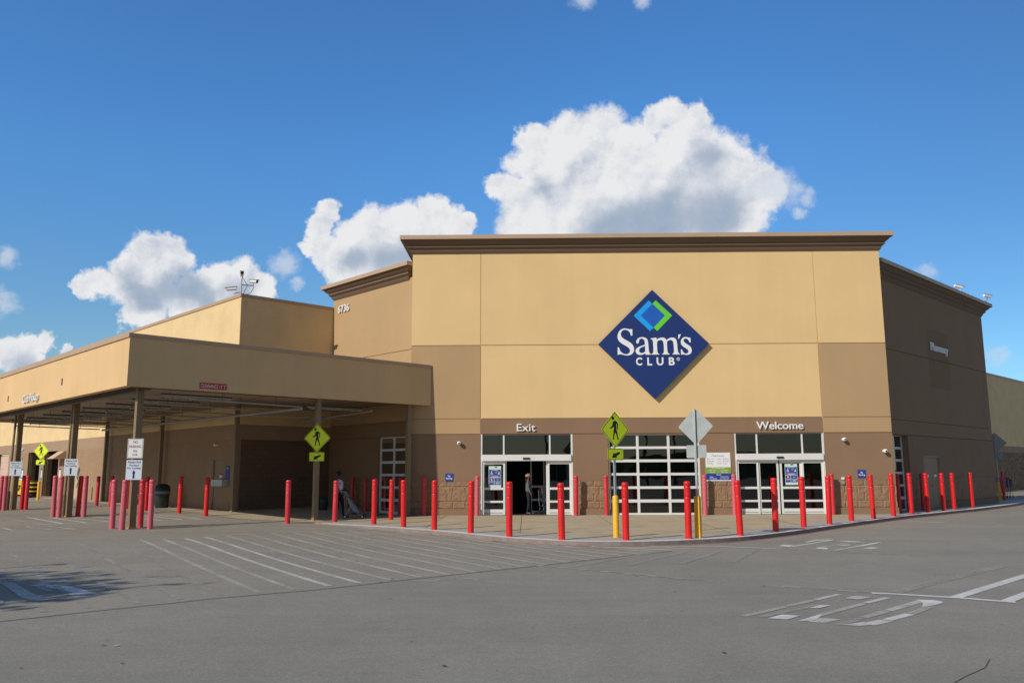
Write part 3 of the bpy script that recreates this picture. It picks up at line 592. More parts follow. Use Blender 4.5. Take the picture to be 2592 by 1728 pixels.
ribbon(mb, [(-9.5, 8.0), (-6.64, 10.82), (-4.66, 12.67), (-3.34, 13.57), (-1.84, 14.99), (.31, 16.94), (3.36, 19.84)], .15, paint('seam_dust', (.36, .325, .28), .5), .0045, .015)
ribbon(mb, [(3.3, 7.1), (3.7, 7.65), (3.95, 7.9), (4.3, 8.25), (4.55, 8.6)], .009, SEAMM, .005, .012)
ribbon(mb, [(-1.95, 14.6), (-1.6, 14.55), (-1.5, 14.75)], .03, P_STRONG, .006); ribbon(mb, [(-1.2, 14.75), (-1.0, 14.9), (-.85, 14.75)], .02, P_STRONG, .006); ribbon(mb, [(-.7, 14.5), (-.45, 14.35), (-.3, 14.4)], .02, P_STRONG, .006)
o = mb.build('asphalt_seam'); setp(o, kind='structure')
mb = MB(); rnd = random.Random(11); DRY = pbr('dry_leaf', (.16, .10, .055), .9, .3, 3); TARS = pbr('tar_spot', (.045, .043, .04), .7); LITR = pbr('paper_scrap', (.6, .6, .58), .8)
for i in range(110):
    x = rnd.uniform(-9, 12); y = rnd.uniform(6.5, 27)
    if abs(x) > y * .66: continue
    a = rnd.random() * 6.28; q = rnd.uniform(.008, .022) * (1 + y * .03); mt = rnd.choice((DRY, TARS, TARS, DRY, LITR)) if i % 3 else TARS; nn = 7
    mb.face([(x + math.cos(a + k * 6.283 / nn) * q * rnd.uniform(.6, 1.3), y + math.sin(a + k * 6.283 / nn) * q * rnd.uniform(.5, 1.1), g(x, y) + .011) for k in range(nn)], mt)
o = mb.build('litter'); setp(o, 'scattered dry leaves, paper scraps and tar spots on the asphalt', 'litter', kind='stuff')
mb = MB(); ribbon(mb, offs(KP[16:], -.10), .07, P_RED, .005); o = mb.build('red_kerb_line'); setp(o, kind='structure')

# ------------------------------------------------------------------ store building
store = empty('store_building', (5, FY + 8, 0), 0, 'large cream, tan and brown stucco warehouse store with stepped cornices and two glass entrances', 'building')
def SB(mb, name, parent=None, bevel=0):
    o = mb.build(name, None, None, bevel)
    p = parent or store
    o.parent = p; o.matrix_parent_inverse = Matrix.Translation(-Vector(p.location)) if p is store else p_inv(p)
    return o
def p_inv(p):
    return Matrix.Identity(4)
ZF, Z3, Z2, Z1, ZC = 10.86, 6.976, 3.956, 3.327, 1.45
J = .014
def panel(mb, fr, t0, t1, z0, z1, mat, o=0.0, d=.32):
    mb.box(fr, t0 + J, t1 - J, -d, o, z0 + J, z1 - J, mat)
def splitface(mb, fr, t0, t1, z0, z1, mat=SPLIT, bw=.49, bh=.283, o=.0, res=.045):
    nt_ = max(2, int((t1 - t0) / res)); nz_ = max(2, int((z1 - z0) / res)); rnd = random.Random(int(t0 * 100) + 5)
    import mathutils
    vs = []
    for j in range(nz_ + 1):
        for i in range(nt_ + 1):
            t = t0 + (t1 - t0) * i / nt_; z = z0 + (z1 - z0) * j / nz_
            row = int((z - z0) / bh); tt = (t + (bw / 2 if row % 2 else 0)) % bw; zz = (z - z0) % bh
            e = min(tt, bw - tt, zz, bh - zz)
            h = mathutils.noise.noise((t * 7, z * 7, row * 3.1)) * .016 + mathutils.noise.noise((t * 22, z * 22, 1.7)) * .010
            h = h if e > .018 else -.022
            vs.append(fr(t, o + h, z))
    n1 = nt_ + 1
    mb.mesh(vs, [(j * n1 + i, j * n1 + i + 1, (j + 1) * n1 + i + 1, (j + 1) * n1 + i) for j in range(nz_) for i in range(nt_)], mat)

# entrance block wall
mb = MB()
XS = [-4.73, -1.85, 12.0, 14.76]
for i in range(3):
    panel(mb, F, XS[i], XS[i + 1], Z3, ZF + .1, CREAM)
    panel(mb, F, XS[i], XS[i + 1], Z2, Z3, CREAM if i == 1 else TAN)
    panel(mb, F, XS[i], XS[i + 1], Z1, Z2, BROWN if i == 1 else TAN)
for z in (Z3, Z2, Z1): mb.box(F, -4.7, 14.73, -.25, -.025, z - .03, z + .03, TAN if z > Z1 else JOINT)
for x in (-1.85, 12.0): mb.box(F, x - .03, x + .03, -.24, -.022, .1, ZF, CREAM)
PIERS = [(-4.73, -1.85), (1.88, 3.31), (7.0, 8.4), (12.0, 14.76)]
for a, b in PIERS:
    mb.box(F, a + .004, b - .004, -.32, 0, ZC, Z1 - J, BROWN)
    mb.box(F, a + .004, b - .004, -.319, -.03, .05, ZC - .002, SPLIT)
    splitface(mb, F, a + .006, b - .006, .36, ZC - .005)
    mb.box(F, a - (.0 if a > -4 else .03), b + (.03 if b > 14 else 0), -.3, .035, .05, .36, BROWN)
mb.box(F, 3.31, 3.36, -.3, -.02, .1, Z1 - J, BROWN)
# side returns and back of the block
for x, s_ in ((-4.73, 1), (14.76, -1)):
    fr = frame((x, FY + .33), (0, 1))((-s_, 0))
    for z0, z1, mt in ((.0, ZC, SPLIT), (ZC, Z1, BROWN), (Z1, Z3, TAN), (Z3, ZF + .1, CREAM)): mb.box(fr, 0, 11, -.3, 0, z0 + .002, z1 - .002, mt)
mb.box(F, -4.43, 14.46, -11.3, -11, .1, ZF, CREAM)
SB(mb, 'wall')
mb = MB(); mb.prism([(-4.5, FY + .3), (14.5, FY + .3), (14.5, FY + 11), (-4.5, FY + 11)], 10.2, 10.4, TRIM); SB(mb, 'roof')
PROF = lambda z: [(-.02, z - .02), (.0, z), (.02, z), (.09, z + .12), (.09, z + .155), (.20, z + .25), (.20, z + .335), (.235, z + .345), (.30, z + .40), (.38, z + .50), (.455, z + .525), (.455, z + .66), (-.30, z + .66), (-.30, z)]
COPP = lambda z: [(.44, z + .53), (.472, z + .53), (.475, z + .70), (-.32, z + .72), (-.32, z + .60)]
mb = MB(); sweep(mb, [(-4.73, FY + 9), (-4.73, FY), (14.76, FY), (14.76, FY + 9)], PROF(ZF), TRIM); sweep(mb, [(-4.73, FY + 9), (-4.73, FY), (14.76, FY), (14.76, FY + 9)], COPP(ZF), COPING)
o = SB(mb, 'cornice')
# wings
ZW = 10.02
def wp(fr, t, o=0): q = fr(t, o, 0); return (q[0], q[1])
mb = MB()
L0, L1 = 1.15, 7.62
mb.box(WL, L0, L1, -.35, 0, Z3 + J, ZW + .1, TAN); mb.box(WL, L0, L1, -.35, 0, Z2, Z3 - J, TAN); mb.box(WL, L0, L1, -.34, -.03, Z3 - .03, Z3 + .03, TAN)
mb.box(WL, L0, L1, -.35, 0, Z1, Z2 - .02, BROWN); mb.box(WL, L0, L1, -.34, -.03, Z2 - .03, Z2, BROWN)
mb.box(WL, 3.68, L1, -.35, 0, ZC, Z1 - .012, BROWN); mb.box(WL, L0, 1.62, -.35, 0, ZC, Z1 - .012, BROWN)
for a, b in ((3.68, L1), (L0, 1.62)):
    mb.box(WL, a, b, -.34, -.025, .05, ZC - .004, SPLIT); splitface(mb, WL, a, b, .36, ZC - .006); mb.box(WL, a, b, -.3, .035, .05, .36, BROWN)
mb.box(WL, L1 - .35, L1, -4, -.352, .1, ZW, TAN)
SB(mb, 'wing_wall')
mb = MB()
e1 = wp(WL, L1); pth = [(e1[0] + 4 * R2, e1[1] + 4 * R2), e1, wp(WL, 1.62), (wp(WL, 1.62)[0] + 3 * R2, wp(WL, 1.62)[1] + 3 * R2)]; sweep(mb, pth, PROF(ZW), TRIM); sweep(mb, pth, COPP(ZW), COPING); SB(mb, 'cornice')
mb = MB()
K0, K1 = 1.2, 15.46
TAN_SHADED = pbr('shaded_wing_tan', (.275, .175, .098), .9, .04, .6, .0035, 90, streak=.02)  # left wing's tan, darkened so the colour carries this wall's shade
mb.box(WR, K0, K1, -.35, 0, Z3 + J, ZW + .1, TAN_SHADED)
mb.box(WR, K0, K1, -.35, 0, Z2 + J, Z3 - J, TAN_SHADED); mb.box(WR, K0, K1, -.35, 0, Z1 + J, Z2 - J, TAN_SHADED)
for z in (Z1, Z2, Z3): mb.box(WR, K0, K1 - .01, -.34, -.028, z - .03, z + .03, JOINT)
mb.box(WR, 4.34, 5.50, -.35, 0, ZC + .012, Z1 - J, BROWN); mb.box(WR, 7.45, K1, -.35, 0, ZC + .012, Z1 - J, BROWN); mb.box(WR, 5.5, 7.45, -.35, 0, 2.45, Z1 - J, BROWN); mb.box(WR, K0, 1.45, -.35, 0, .1, Z1 - J, BROWN)
for a, b in ((4.34, 5.5), (7.45, K1)):
    mb.box(WR, a, b, -.34, -.03, .05, ZC + .008, SPLIT); splitface(mb, WR, a, b, .36, ZC, res=.06)
    if a > 5: mb.box(WR, a, b, -.3, .05, .05, .36, BROWN)
mb.box(WR, K1 - .35, K1, -9, -.352, .1, ZW, TAN)
# repainted ghost patch behind the lettering
mb.box(WR, 7.15, 9.9, -.02, .003, Z3 + .02, 8.42, pbr('repaint_patch', (.245, .145, .078), .9, .03, 1, .003, 90)); mb.box(WR, 7.15, 9.9, -.02, .003, 5.62, Z3 - .02, MATS['repaint_patch'])
SB(mb, 'wing_wall')
mb = MB()
e2 = wp(WR, K1); pth = [(wp(WR, 1.75)[0] - 3 * R2, wp(WR, 1.75)[1] + 3 * R2), wp(WR, 1.75), e2, (e2[0] - 4 * R2, e2[1] + 4 * R2)]; sweep(mb, pth, PROF(ZW), TRIM); sweep(mb, pth, COPP(ZW), COPING); SB(mb, 'cornice')
# side warehouse walls of painted block
mb = MB()
ZM = 9.56
segs = [(-.0, 24.8), (28.05, 28.95), (31.9, 33.1), (34.7, 37.1), (40.6, 75)]
def wallrow(z0, z1, mat, lst, o=0.0):
    for a, b in lst: mb.box(MU, a, b, -.3, o, z0, z1, mat)
wallrow(3.9, ZM, CMU_CREAM, [(0, 75)]); wallrow(3.25, 3.9, SMOOTHB, [(0, 75)], .004)
wallrow(.1, 3.25, CMU_BROWN, [(0, .95), (2.02, 20.6), (21.7, 24.8)] + segs[1:])
wallrow(2.45, 3.25, CMU_BROWN, [(.95, 2.02), (20.6, 21.7)]); wallrow(2.85, 3.25, CMU_BROWN, [(33.1, 34.7)])
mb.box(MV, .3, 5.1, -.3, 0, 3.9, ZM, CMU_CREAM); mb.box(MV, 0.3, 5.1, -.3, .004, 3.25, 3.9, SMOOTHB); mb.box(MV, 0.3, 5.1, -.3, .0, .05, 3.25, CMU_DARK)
SB(mb, 'warehouse_wall')
mb = MB(); mb.prism([wp(MU, 0, -.2), wp(MU, 75, -.2), (wp(MU, 75)[0] + 60, wp(MU, 75)[1] + 60), (10, 80), wp(MV, 4.7, -.3)][::-1], 9.3, 9.5, TRIM); SB(mb, 'roof')
mb = MB()
mp0 = wp(MU, 75); mq = wp(MU, 0); mr_ = wp(MV, 4.70)
sweep(mb, [mp0, mq, mr_], [(-.02, ZM - .02), (.04, ZM - .02), (.05, ZM + .12), (-.34, ZM + .13), (-.34, ZM)], COPING); SB(mb, 'coping')
# far right warehouse wall
FRW = frame(UV(21.5, 0), V_)((R2, -R2))
mb = MB(); T0, T1 = 66, 140
mb.box(FRW, T0, T1, -.3, 0, 3.75, ZM, CMU_CREAM); mb.box(FRW, T0, T1, -.3, .004, 3.2, 3.75, SMOOTHB); mb.box(FRW, T0, T1, -.3, .03, .05, 3.2, CMU_SPLIT)
mb.box(FRW, T0, T1, -.3, .06, ZM, ZM + .13, COPING)
mb.box(FRW, T0 - .3, T0, -20, 0, .05, ZM, CMU_CREAM)
SB(mb, 'warehouse_wall')

# glass helpers
def grid_window(name, fr, xs_, zs_, th_t, th_z, o, mat, parent=None, edges=True):
    """frame of bars centred on xs_/zs_ lines; glass between"""
    mb = MB()
    for i, x in enumerate(xs_):
        w_ = th_t[i] if isinstance(th_t, (list, tuple)) else th_t
        mb.box(fr, x - w_ / 2, x + w_ / 2, o - .05, o + .012, zs_[0], zs_[-1], mat)
    for i, z in enumerate(zs_):
        w_ = th_z[i] if isinstance(th_z, (list, tuple)) else th_z
        for a, b in zip(xs_[:-1], xs_[1:]): mb.box(fr, a, b, o - .045, o + .006, z - w_ / 2, z + w_ / 2, mat)
    fo = SB(mb, name, parent)
    mg = MB(); mg.face([fr(xs_[0], o - .02, zs_[0]), fr(xs_[-1], o - .02, zs_[0]), fr(xs_[-1], o - .02, zs_[-1]), fr(xs_[0], o - .02, zs_[-1])], GLASS)
    go = mg.build('glass'); go.parent = fo
    return fo
ZR = [.10, .64, 1.17, 1.70, 2.235, 2.76, 3.29]
grid_window('roller_window', F, [3.36, 4.51, 5.76, 6.97], ZR, [.08, .10, .10, .08], [.14, .12, .10, .10, .11, .10, .05], -.12, ALU)
grid_window('roller_window', WL, [1.66, 2.66, 3.64], ZR, .07, [.14, .12, .10, .10, .11, .10, .05], -.12, ALU)
grid_window('roller_window', WR, [1.5, 2.7, 3.85], ZR, .07, [.14, .12, .10, .10, .11, .10, .05], -.28, ALU)
mb = MB(); mb.box(WR, 3.90, 4.33, -.33, -.0, .1, Z1 - .02, BROWN); SB(mb, 'pier')

def entrance(x0, x1, mull, panels, opening):
    mb = MB()
    # outer frame, transom bars, header
    mb.box(F, x0, x0 + .07, -.14, -.02, .1, Z1 - J, ALU); mb.box(F, x1 - .07, x1, -.14, -.02, .1, Z1 - J, ALU)
    mb.box(F, x0 + .07, x1 - .07, -.14, -.021, Z1 - .045, Z1 - J, STEEL)
    for x in mull: mb.box(F, x - .03, x + .03, -.12, -.03, 2.50, Z1 - .045, ALU)
    mb.box(F, x0 + .07, x1 - .07, -.20, .06, 2.25, 2.50, ALU)
    fo = SB(mb, 'entrance_frame')
    mg = MB(); mg.face([F(x0 + .07, -.07, 2.5), F(x1 - .07, -.07, 2.5), F(x1 - .07, -.07, Z1 - .04), F(x0 + .07, -.07, Z1 - .04)], GLASS); go = mg.build('glass'); go.parent = fo
    sm = MB(); c = (x0 + x1) / 2 - .01; sm.box(F, c - .14, c + .14, .062, .10, 2.31, 2.38, BLACK); s_o = sm.build('motion_sensor', fo, None, .01)
    for a, b, oo_, rail in panels:
        d = MB(); w_ = .075
        d.box(F, a, a + w_, oo_ - .05, oo_, .1, 2.25, ALU); d.box(F, b - w_, b, oo_ - .05, oo_, .1, 2.25, ALU)
        for z0, z1 in ((2.12, 2.25), (1.10, 1.19), (.59, .67), (.1, .33)): d.box(F, a + w_, b - w_, oo_ - .045, oo_ - .004, z0, z1, ALU)
        d.box(F, a + w_ + .01, b - w_ - .01, oo_ - .003, oo_ + .004, .185, .20, STEEL)
        do = SB(d, 'glass_door')
        gm = MB(); gm.face([F(a + w_, oo_ - .025, .3), F(b - w_, oo_ - .025, .3), F(b - w_, oo_ - .025, 2.13), F(a + w_, oo_ - .025, 2.13)], GLASS); q = gm.build('glass'); q.parent = do
    return fo
entrance(-1.85, 1.88, (-.91, .955), [(-1.78, -.86, -.06, 0), (-1.70, -.80, -.13, 0), (.86, 1.81, -.06, 0), (.80, 1.70, -.13, 0)], (-.78, .81))
entrance(8.40, 12.0, (9.31, 11.13), [(8.47, 9.34, -.06, 0), (9.34, 10.155, -.11, 0), (10.215, 11.07, -.11, 0), (11.07, 11.93, -.06, 0)], None)
# interior seen through the glass
mb = MB()
mb.face([(-4.4, FY + .32, .098), (14.4, FY + .32, .098), (14.4, 43.5, .098), (-4.4, 43.5, .098)], INTFL)
mb.face([(-1.8, FY - .02, .112), (1.8, FY - .02, .112), (1.8, 38.5, .112), (-1.8, 38.5, .112)], MATFL); mb.face([(8.5, FY + .02, .112), (11.9, FY + .02, .112), (11.9, 38.5, .112), (8.5, 38.5, .112)], MATFL)
mb.face([(-4.4, 43.2, .1), (14.4, 43.2, .1), (14.4, 43.2, 4), (-4.4, 43.2, 4)], INT); mb.face([(-4.4, FY + .3, 3.7), (14.4, FY + .3, 3.7), (14.4, 43.5, 3.7), (-4.4, 43.5, 3.7)], INT)
mb.box(IDF, -2.2, -2.1, 34.2, 39.5, .1, 3.7, INT); mb.box(IDF, 7.6, 7.7, 34.2, 39.5, .1, 3.7, INT)
mb.box(IDF, 4.0, 6.4, 40.2, 41.0, .1, 1.2, pbr('counter', (.2, .19, .18), .6))
SB(mb, 'vestibule_interior')
VF = frame((.22, 35.5), (1, .12))((0, -1))
mb = MB()
for a in (-.05, .5, 1.05): mb.box(VF, a, a + .06, -.05, 0, .1, 2.5, ALU)
for z in (.1, .6, 1.15, 2.3): mb.box(VF, .01, 1.05, -.045, -.003, z, z + .09, ALU)
SB(mb, 'inner_door_frame')
# doors in the side walls
def slab_door(name, fr, t0, t1, z0, z1, mat, leaves=1, rec=.12):
    mb = MB()
    mb.box(fr, t0, t0 + .05, -.3, -.01, z0, z1, mat); mb.box(fr, t1 - .05, t1, -.3, -.01, z0, z1, mat); mb.box(fr, t0 + .05, t1 - .05, -.3, -.011, z1 - .07, z1, mat)
    ww = (t1 - t0 - .1) / leaves
    for i in range(leaves): mb.box(fr, t0 + .055 + ww * i, t0 + .045 + ww * (i + 1), -.2, -rec * .5, z0 + .02, z1 - .075, mat)
    for z in (z0 + .3, z1 - .5): mb.box(fr, t0 + .052, t0 + .075, -.1, -.03, z, z + .14, STEEL)
    o = SB(mb, name)
    h = MB(); tt = t1 - .16 if leaves == 1 else (t0 + t1) / 2 + .08
    h.tube(fr(tt, -.06, z0 + 1.0), fr(tt, .0, z0 + 1.0), .02, .02, GALV, 8); h.tube(fr(tt, -.0, z0 + 1.0), fr(tt - .1, -.0, z0 + 1.0), .012, .012, GALV, 8); q = h.build('door_handle'); q.parent = o
    tm = t0 + .33 * (t1 - t0) if leaves == 1 else t0 + .5
    for k in range(leaves):
        n = MB(); n.box(fr, tm + k * .95 - .15, tm + k * .95 + .15, -rec * .5 - .01, -rec * .5 + .004, z0 + 1.40, z0 + 1.52, WHITE); n.box(fr, tm + k * .95 - .15, tm + k * .95 + .15, -rec * .5 - .01, -rec * .5 + .004, z0 + 1.52, z0 + 1.60, SIGNRED)
        q = n.build('door_notice'); q.parent = o
    return o
slab_door('service_door', MU, .95, 2.02, .2, 2.45, DOORP); slab_door('service_door', MU, 20.6, 21.7, .2, 2.45, pbr('cream_door', (.5, .38, .25), .6)); slab_door('double_service_door', WR, 5.5, 7.45, .1, 2.45, DOORP, 2)
# garage bays
def bay(t0, t1, closed):
    mb = MB()
    for k in range(3):
        mb.box(MU, t0 + k * .09, t0 + k * .09 + .05, -.3 - k * .08, -.02 - k * .08, .2, 3.22 - k * .05, COLP); mb.box(MU, t1 - k * .09 - .05, t1 - k * .09, -.3 - k * .08, -.02 - k * .08, .2, 3.22 - k * .05, COLP)
    if closed:
        for k in range(6): mb.box(MU, t0 + .28, t1 - .28, -.3, -.22 + (k % 2) * .004, .2 + k * .49, .68 + k * .49, DOORC)
    else:
        mb.box(MU, t0 - .3, t1 + .3, -6, -5.9, .1, 3.4, INT); mb.box(MU, t0 - .3, t0 - .2, -6, -.3, .1, 3.4, INT); mb.box(MU, t1 + .2, t1 + .3, -6, -.3, .1, 3.4, INT); mb.box(MU, t0 - .3, t1 + .3, -6, -.3, 3.4, 3.5, INT); mb.box(MU, t0 - .2, t1 + .2, -5.9, -.3, .12, .2, INTFL)
        for k in range(3): mb.box(MU, t0 + .4 + k * .75, t0 + .95 + k * .75, -3.2 - k * .3, -2.7, .2, .9 + .3 * k, (SIGNRED, STEEL, SIGNRED)[k])
    SB(mb, 'garage_bay')
bay(28.95, 31.9, False); bay(24.8, 28.05, False); bay(37.1, 40.6, True)
grid_window('shop_window', MU, [33.1, 33.9, 34.7], [.25, 1.4, 2.85], .06, .06, -.1, ALU)
mb = MB(); mb.mesh([MU(t, o, z) for t in (23.3, 24.6) for o, z in ((.0, 3.2), (.0, 2.72), (.75, 2.72), (.12, 3.2))], [(0, 1, 2, 3), (7, 6, 5, 4), (1, 5, 6, 2), (2, 6, 7, 3), (3, 7, 4, 0)], pbr('awning_metal', (.60, .43, .30), .5)); SB(mb, 'door_awning')
mb = MB()
for x in (-.0,): pass
scups = []
for t, z in ((6.64, 5.15), (14.14, 5.01)): mb = MB(); mb.box(CU, t - .05, t + .05, -.01, .02, z - .12, z + .12, STEEL); scups.append(mb)

# ------------------------------------------------------------------ canopy
canopy = empty('loading_canopy', (-14, 32, 0), 0, 'flat roofed drive-through loading canopy with deep cream fascia on square brown columns', 'canopy')
def CB(mb, name, parent=None):
    o = mb.build(name); o.parent = parent or canopy
    if parent is None: o.matrix_parent_inverse = Matrix.Translation(-Vector(canopy.location))
    return o
ZB, ZT = 4.505, 6.04
mb = MB()
mb.box(CV, .25, 11.955, -.25, 0, ZB, ZT, FASCIA); mb.box(CU, .25, 24.0, -.25, 0, ZB, ZT, FASCIA); mb.box(CU, 0, .25, -.25, 0, ZB, ZT, FASCIA)
ef = frame(wp(CU, 24.0), V_)((-R2, R2)); mb.box(ef, 0, 7.2, -.25, 0, ZB, ZT, FASCIA)
CB(mb, 'fascia')
mb = MB(); a_ = wp(CU, 24.0); b_ = C0; c_ = wp(CV, 11.95)
sweep(mb, [a_, b_, c_], [(-.02, ZT - .01), (.045, ZT - .01), (.05, ZT + .115), (-.3, ZT + .12), (-.3, ZT)], COPING); CB(mb, 'coping')
mb = MB(); mb.prism([wp(CU, 23.7, -.2), wp(CU, .2, -.2), wp(CV, 11.8, -.2), (-4.9, 34.4), wp(WL, 7.5, .05), wp(MU, .02, .05), wp(MU, 16.4, .05)], 5.55, 5.65, TRIM); CB(mb, 'roof')
mb = MB()
def deck(u0, u1, v0, v1, z, pitch=.15):
    n = int((u1 - u0) / pitch); L = []
    for i in range(n + 1):
        u = u0 + i * pitch; L += [(u, z), (u + .055, z), (u + .075, z + .038), (u + .13, z + .038)]
    for (ua, za), (ub, zb) in zip(L[:-1], L[1:]):
        p = [(*UV(ua, v0), za), (*UV(ua, v1), za), (*UV(ub, v1), zb), (*UV(ub, v0), zb)]; mb.face(p[::-1], SOFFIT)
    mb.face([(*UV(u0, v0), z + .05), (*UV(u1, v0), z + .05), (*UV(u1, v1), z + .05), (*UV(u0, v1), z + .05)], STEEL)
deck(26.87, 50.5, 9.4, 16.33, 4.66); deck(26.87, 34.1, 16.33, 20.95, 4.66)
CB(mb, 'metal_ceiling')
mb = MB()
mb.box(frame(UV(0, 9.9), U_)((-R2, -R2)), 26.9, 50.3, -.09, .09, 4.44, 4.657, STEEL)
mb.box(frame(UV(27.1, 0), V_)((R2, -R2)), 9.5, 20.6, -.09, .09, 4.50, 4.656, STEEL)
CB(mb, 'beam')
def column(x, y, w=.165, z0=None, ang=45, top=4.66):
    mb = MB(); z0 = g(x, y) if z0 is None else z0; a = rad(ang)
    fr = lambda t, o, z: (x + t * math.cos(a) - o * math.sin(a), y + t * math.sin(a) + o * math.cos(a), z)
    mb.box(fr, -w / 2, w / 2, -w / 2, w / 2, z0 - .05, top, COLP); mb.box(fr, -w / 2 - .02, w / 2 + .02, -w / 2 - .02, w / 2 + .02, z0 - .05, z0 + .05, pbr('column_base_rust', (.38, .22, .07), .8, .2, 8))
    o = CB(mb, 'column')
    return o
for x, y, w_ in ((-12.46, 26.43, .20), (-17.96, 32.76, .20), (-23.64, 38.4, .20), (-29.6, 44.3, .20), (-7.69, 30.5, .165), (-4.74, 33.42, .165)): column(x, y, w_)
for x, y in ((-12.28, 35.04), (-18.0, 40.77), (-23.56, 46.33)): column(x, y, .17)
for (x, y) in ((-18.2, 32.82), (-23.88, 38.30)):
    mb = MB(); mb.tube((x, y, g(x, y)), (x, y, g(x, y) + .85), .095, .095, pbr('downspout_boot', (.16, .13, .06), .7, .15, 6), 14); mb.tube((x, y, .9), (x + .05, y + .02, 4.66), .05, .05, COLP, 10); CB(mb, 'downspout')
for q in scups: CB(q, 'scupper')
# lamps and pipes hanging under it
def ceiling_light(u, v, L=2.5):
    t = empty('ceiling_light', (*UV(u, v), 4.36), rad(45), 'unlit wire guarded strip light hanging under the canopy ceiling, one of two parallel rows', 'ceiling light', 'strip lights under the canopy')
    mb = MB(); mb.box(IDF, 0, L, -.09, .09, 0, .05, LAMPM); mb.box(IDF, .02, L - .02, -.05, .05, .05, .10, STEEL); o = mb.build('housing', t)
    for y in (-.05, .05): mb = MB(); mb.tube((.05, y, -.03), (L - .05, y, -.03), .016, .016, TUBE, 8); mb.build('tube', t)
    mb = MB()
    for k in range(9): x = .05 + k * (L - .1) / 8; mb.path([(x, -.10, .02), (x, -.09, -.06), (x, .09, -.06), (x, .10, .02)], .006, STEEL, 5)
    for y in (-.06, 0, .06): mb.tube((.02, y, -.062), (L - .02, y, -.062), .005, .005, STEEL, 5)
    mb.build('wire_guard', t)
    for x in (.3, L - .3): mb = MB(); mb.tube((x, 0, .1), (x, 0, .32), .006, .006, STEEL, 5); mb.build('hanger', t)
    return t
first = None
NL = [27.9, 30.6, 33.3, 36.0, 38.7, 41.4, 44.1, 46.8]
lamp0 = ceiling_light(NL[0], 10.7)
RN = ['nearest the corner column', 'second row from the corner column', 'third row from the corner column', 'fourth row from the corner column', 'fifth row from the corner column', 'sixth row from the corner column', 'seventh row from the corner column', 'row farthest from the corner column']
lamp0['label'] = 'unlit wire guarded strip light under the canopy, outer line, ' + RN[0]
for i, u in enumerate(NL[1:]):
    c = copy_tree(lamp0); c.location = (*UV(u, 10.7), 4.36); c['label'] = 'unlit wire guarded strip light under the canopy, outer line, ' + RN[i + 1]
c = copy_tree(lamp0); c.location = (*UV(29.2, 17.0), 4.36); c['label'] = 'unlit strip light near the wall above the two yellow-green crossing signs column'
mb = MB()
PG = pbr('grey_pipe', (.34, .33, .31), .45, .1, 4)
mb.tube((*UV(26.95, 15.4), 4.12), (*UV(49.6, 15.9), 4.2), .055, .055, PG, 10)
for k, u in enumerate((27.2, 29.9, 32.6, 35.3, 38.0, 40.7, 43.4, 46.1, 48.8)):
    mb.tube((*UV(u, 11.4), 4.26), (*UV(u, 15.5), 4.2), .028, .028, PG, 8)
    mb.tube((*UV(u, 11.4), 4.2), (*UV(u, 11.4), 4.34), .03, .03, PG, 8)
    for v in (12.5, 14.5): mb.tube((*UV(u, v), 4.2), (*UV(u, v), 4.66), .01, .01, STEEL, 5)
mb.tube((*UV(31.0, 15.5), 4.1), (*UV(30.6, 20.6), 4.1), .035, .035, PG, 8); mb.tube((*UV(33.5, 18.9), 4.05), (*UV(27.3, 18.7), 4.2), .035, .035, PG, 8)
o = mb.build('sprinkler_pipe'); setp(o, 'network of grey sprinkler pipes hung below the canopy ceiling', 'pipes')

# ------------------------------------------------------------------ lettering and wall signs
ZU = (0, 0, 1)
def lettering(name, s, org, right, nrm, w_, h_, label, mat=LWHITE, depth=.05, bold=.008, cat='wall lettering'):
    mb = MB(); put_text(mb, s, org, right, ZU, nrm, w_, h_, mat, depth, bold); o = mb.build(name); return setp(o, label, cat)
lettering('exit_lettering', 'Exit', (-.38, FY - .02, 3.44), (1, 0, 0), (0, -1, 0), .76, .30, 'raised white letters Exit on the brown band above the left doors')
lettering('welcome_lettering', 'Welcome', (9.31, FY - .02, 3.47), (1, 0, 0), (0, -1, 0), 1.88, .31, 'raised white letters Welcome on the brown band above the right doors')
p = WL(7.14, .02, 9.33); lettering('street_number', '6736', p, (R2, -R2, 0), (-R2, -R2, 0), .94, .35, 'raised white numerals 6736 high on the left angled wall')
p = WR(7.40, .02, 7.28); lettering('pharmacy_lettering', 'Pharmacy', p, (R2, R2, 0), (R2, -R2, 0), 2.22, .50, 'raised white letters Pharmacy on the shaded right wall', depth=.06)
p = CU(11.6, .02, 4.56); lettering('pickup_lettering', 'Club Pickup', p, (R2, -R2, 0), (-R2, -R2, 0), 2.15, .42, 'raised white letters Club Pickup on the left canopy fascia')
p = MU(35.2, .02, 3.42); lettering('garage_lettering', 'Installation', p, (R2, -R2, 0), (-R2, -R2, 0), 2.05, .27, 'white letters above the garage window at far left, partly behind a column')

# diamond logo sign
RX, NF = (1, 0, 0), (0, -1, 0)
logo = empty('logo_sign', (5.25, FY - .18, 6.965), 0, 'big navy diamond store sign with white lettering and blue-green chevrons on the cream wall', 'sign')
hd = 2.262
mb = MB(); DM = [(0, -hd), (hd, 0), (0, hd), (-hd, 0)]
put_poly(mb, [DM], (0, .13, 0), RX, ZU, NF, NAVY, .13)
mb.build('panel', logo)
for x, z in ((-.9, .6), (.9, .6), (-.9, -.6), (.9, -.6)): mb = MB(); mb.box(IDF, x - .05, x + .05, .132, .2, z - .05, z + .05, STEEL); mb.build('bracket', logo)
ZX = lambda x, y: ((x - 799) * .003106, (800 - y) * .00313)
def shp(loops, mat, name, d=.012, k=2, off=.0):
    mb = MB(); put_poly(mb, [smooth_loop([ZX(*p) for p in l], k) for l in loops], (0, -off, 0), RX, ZU, NF, mat, d); return mb
mb = MB()
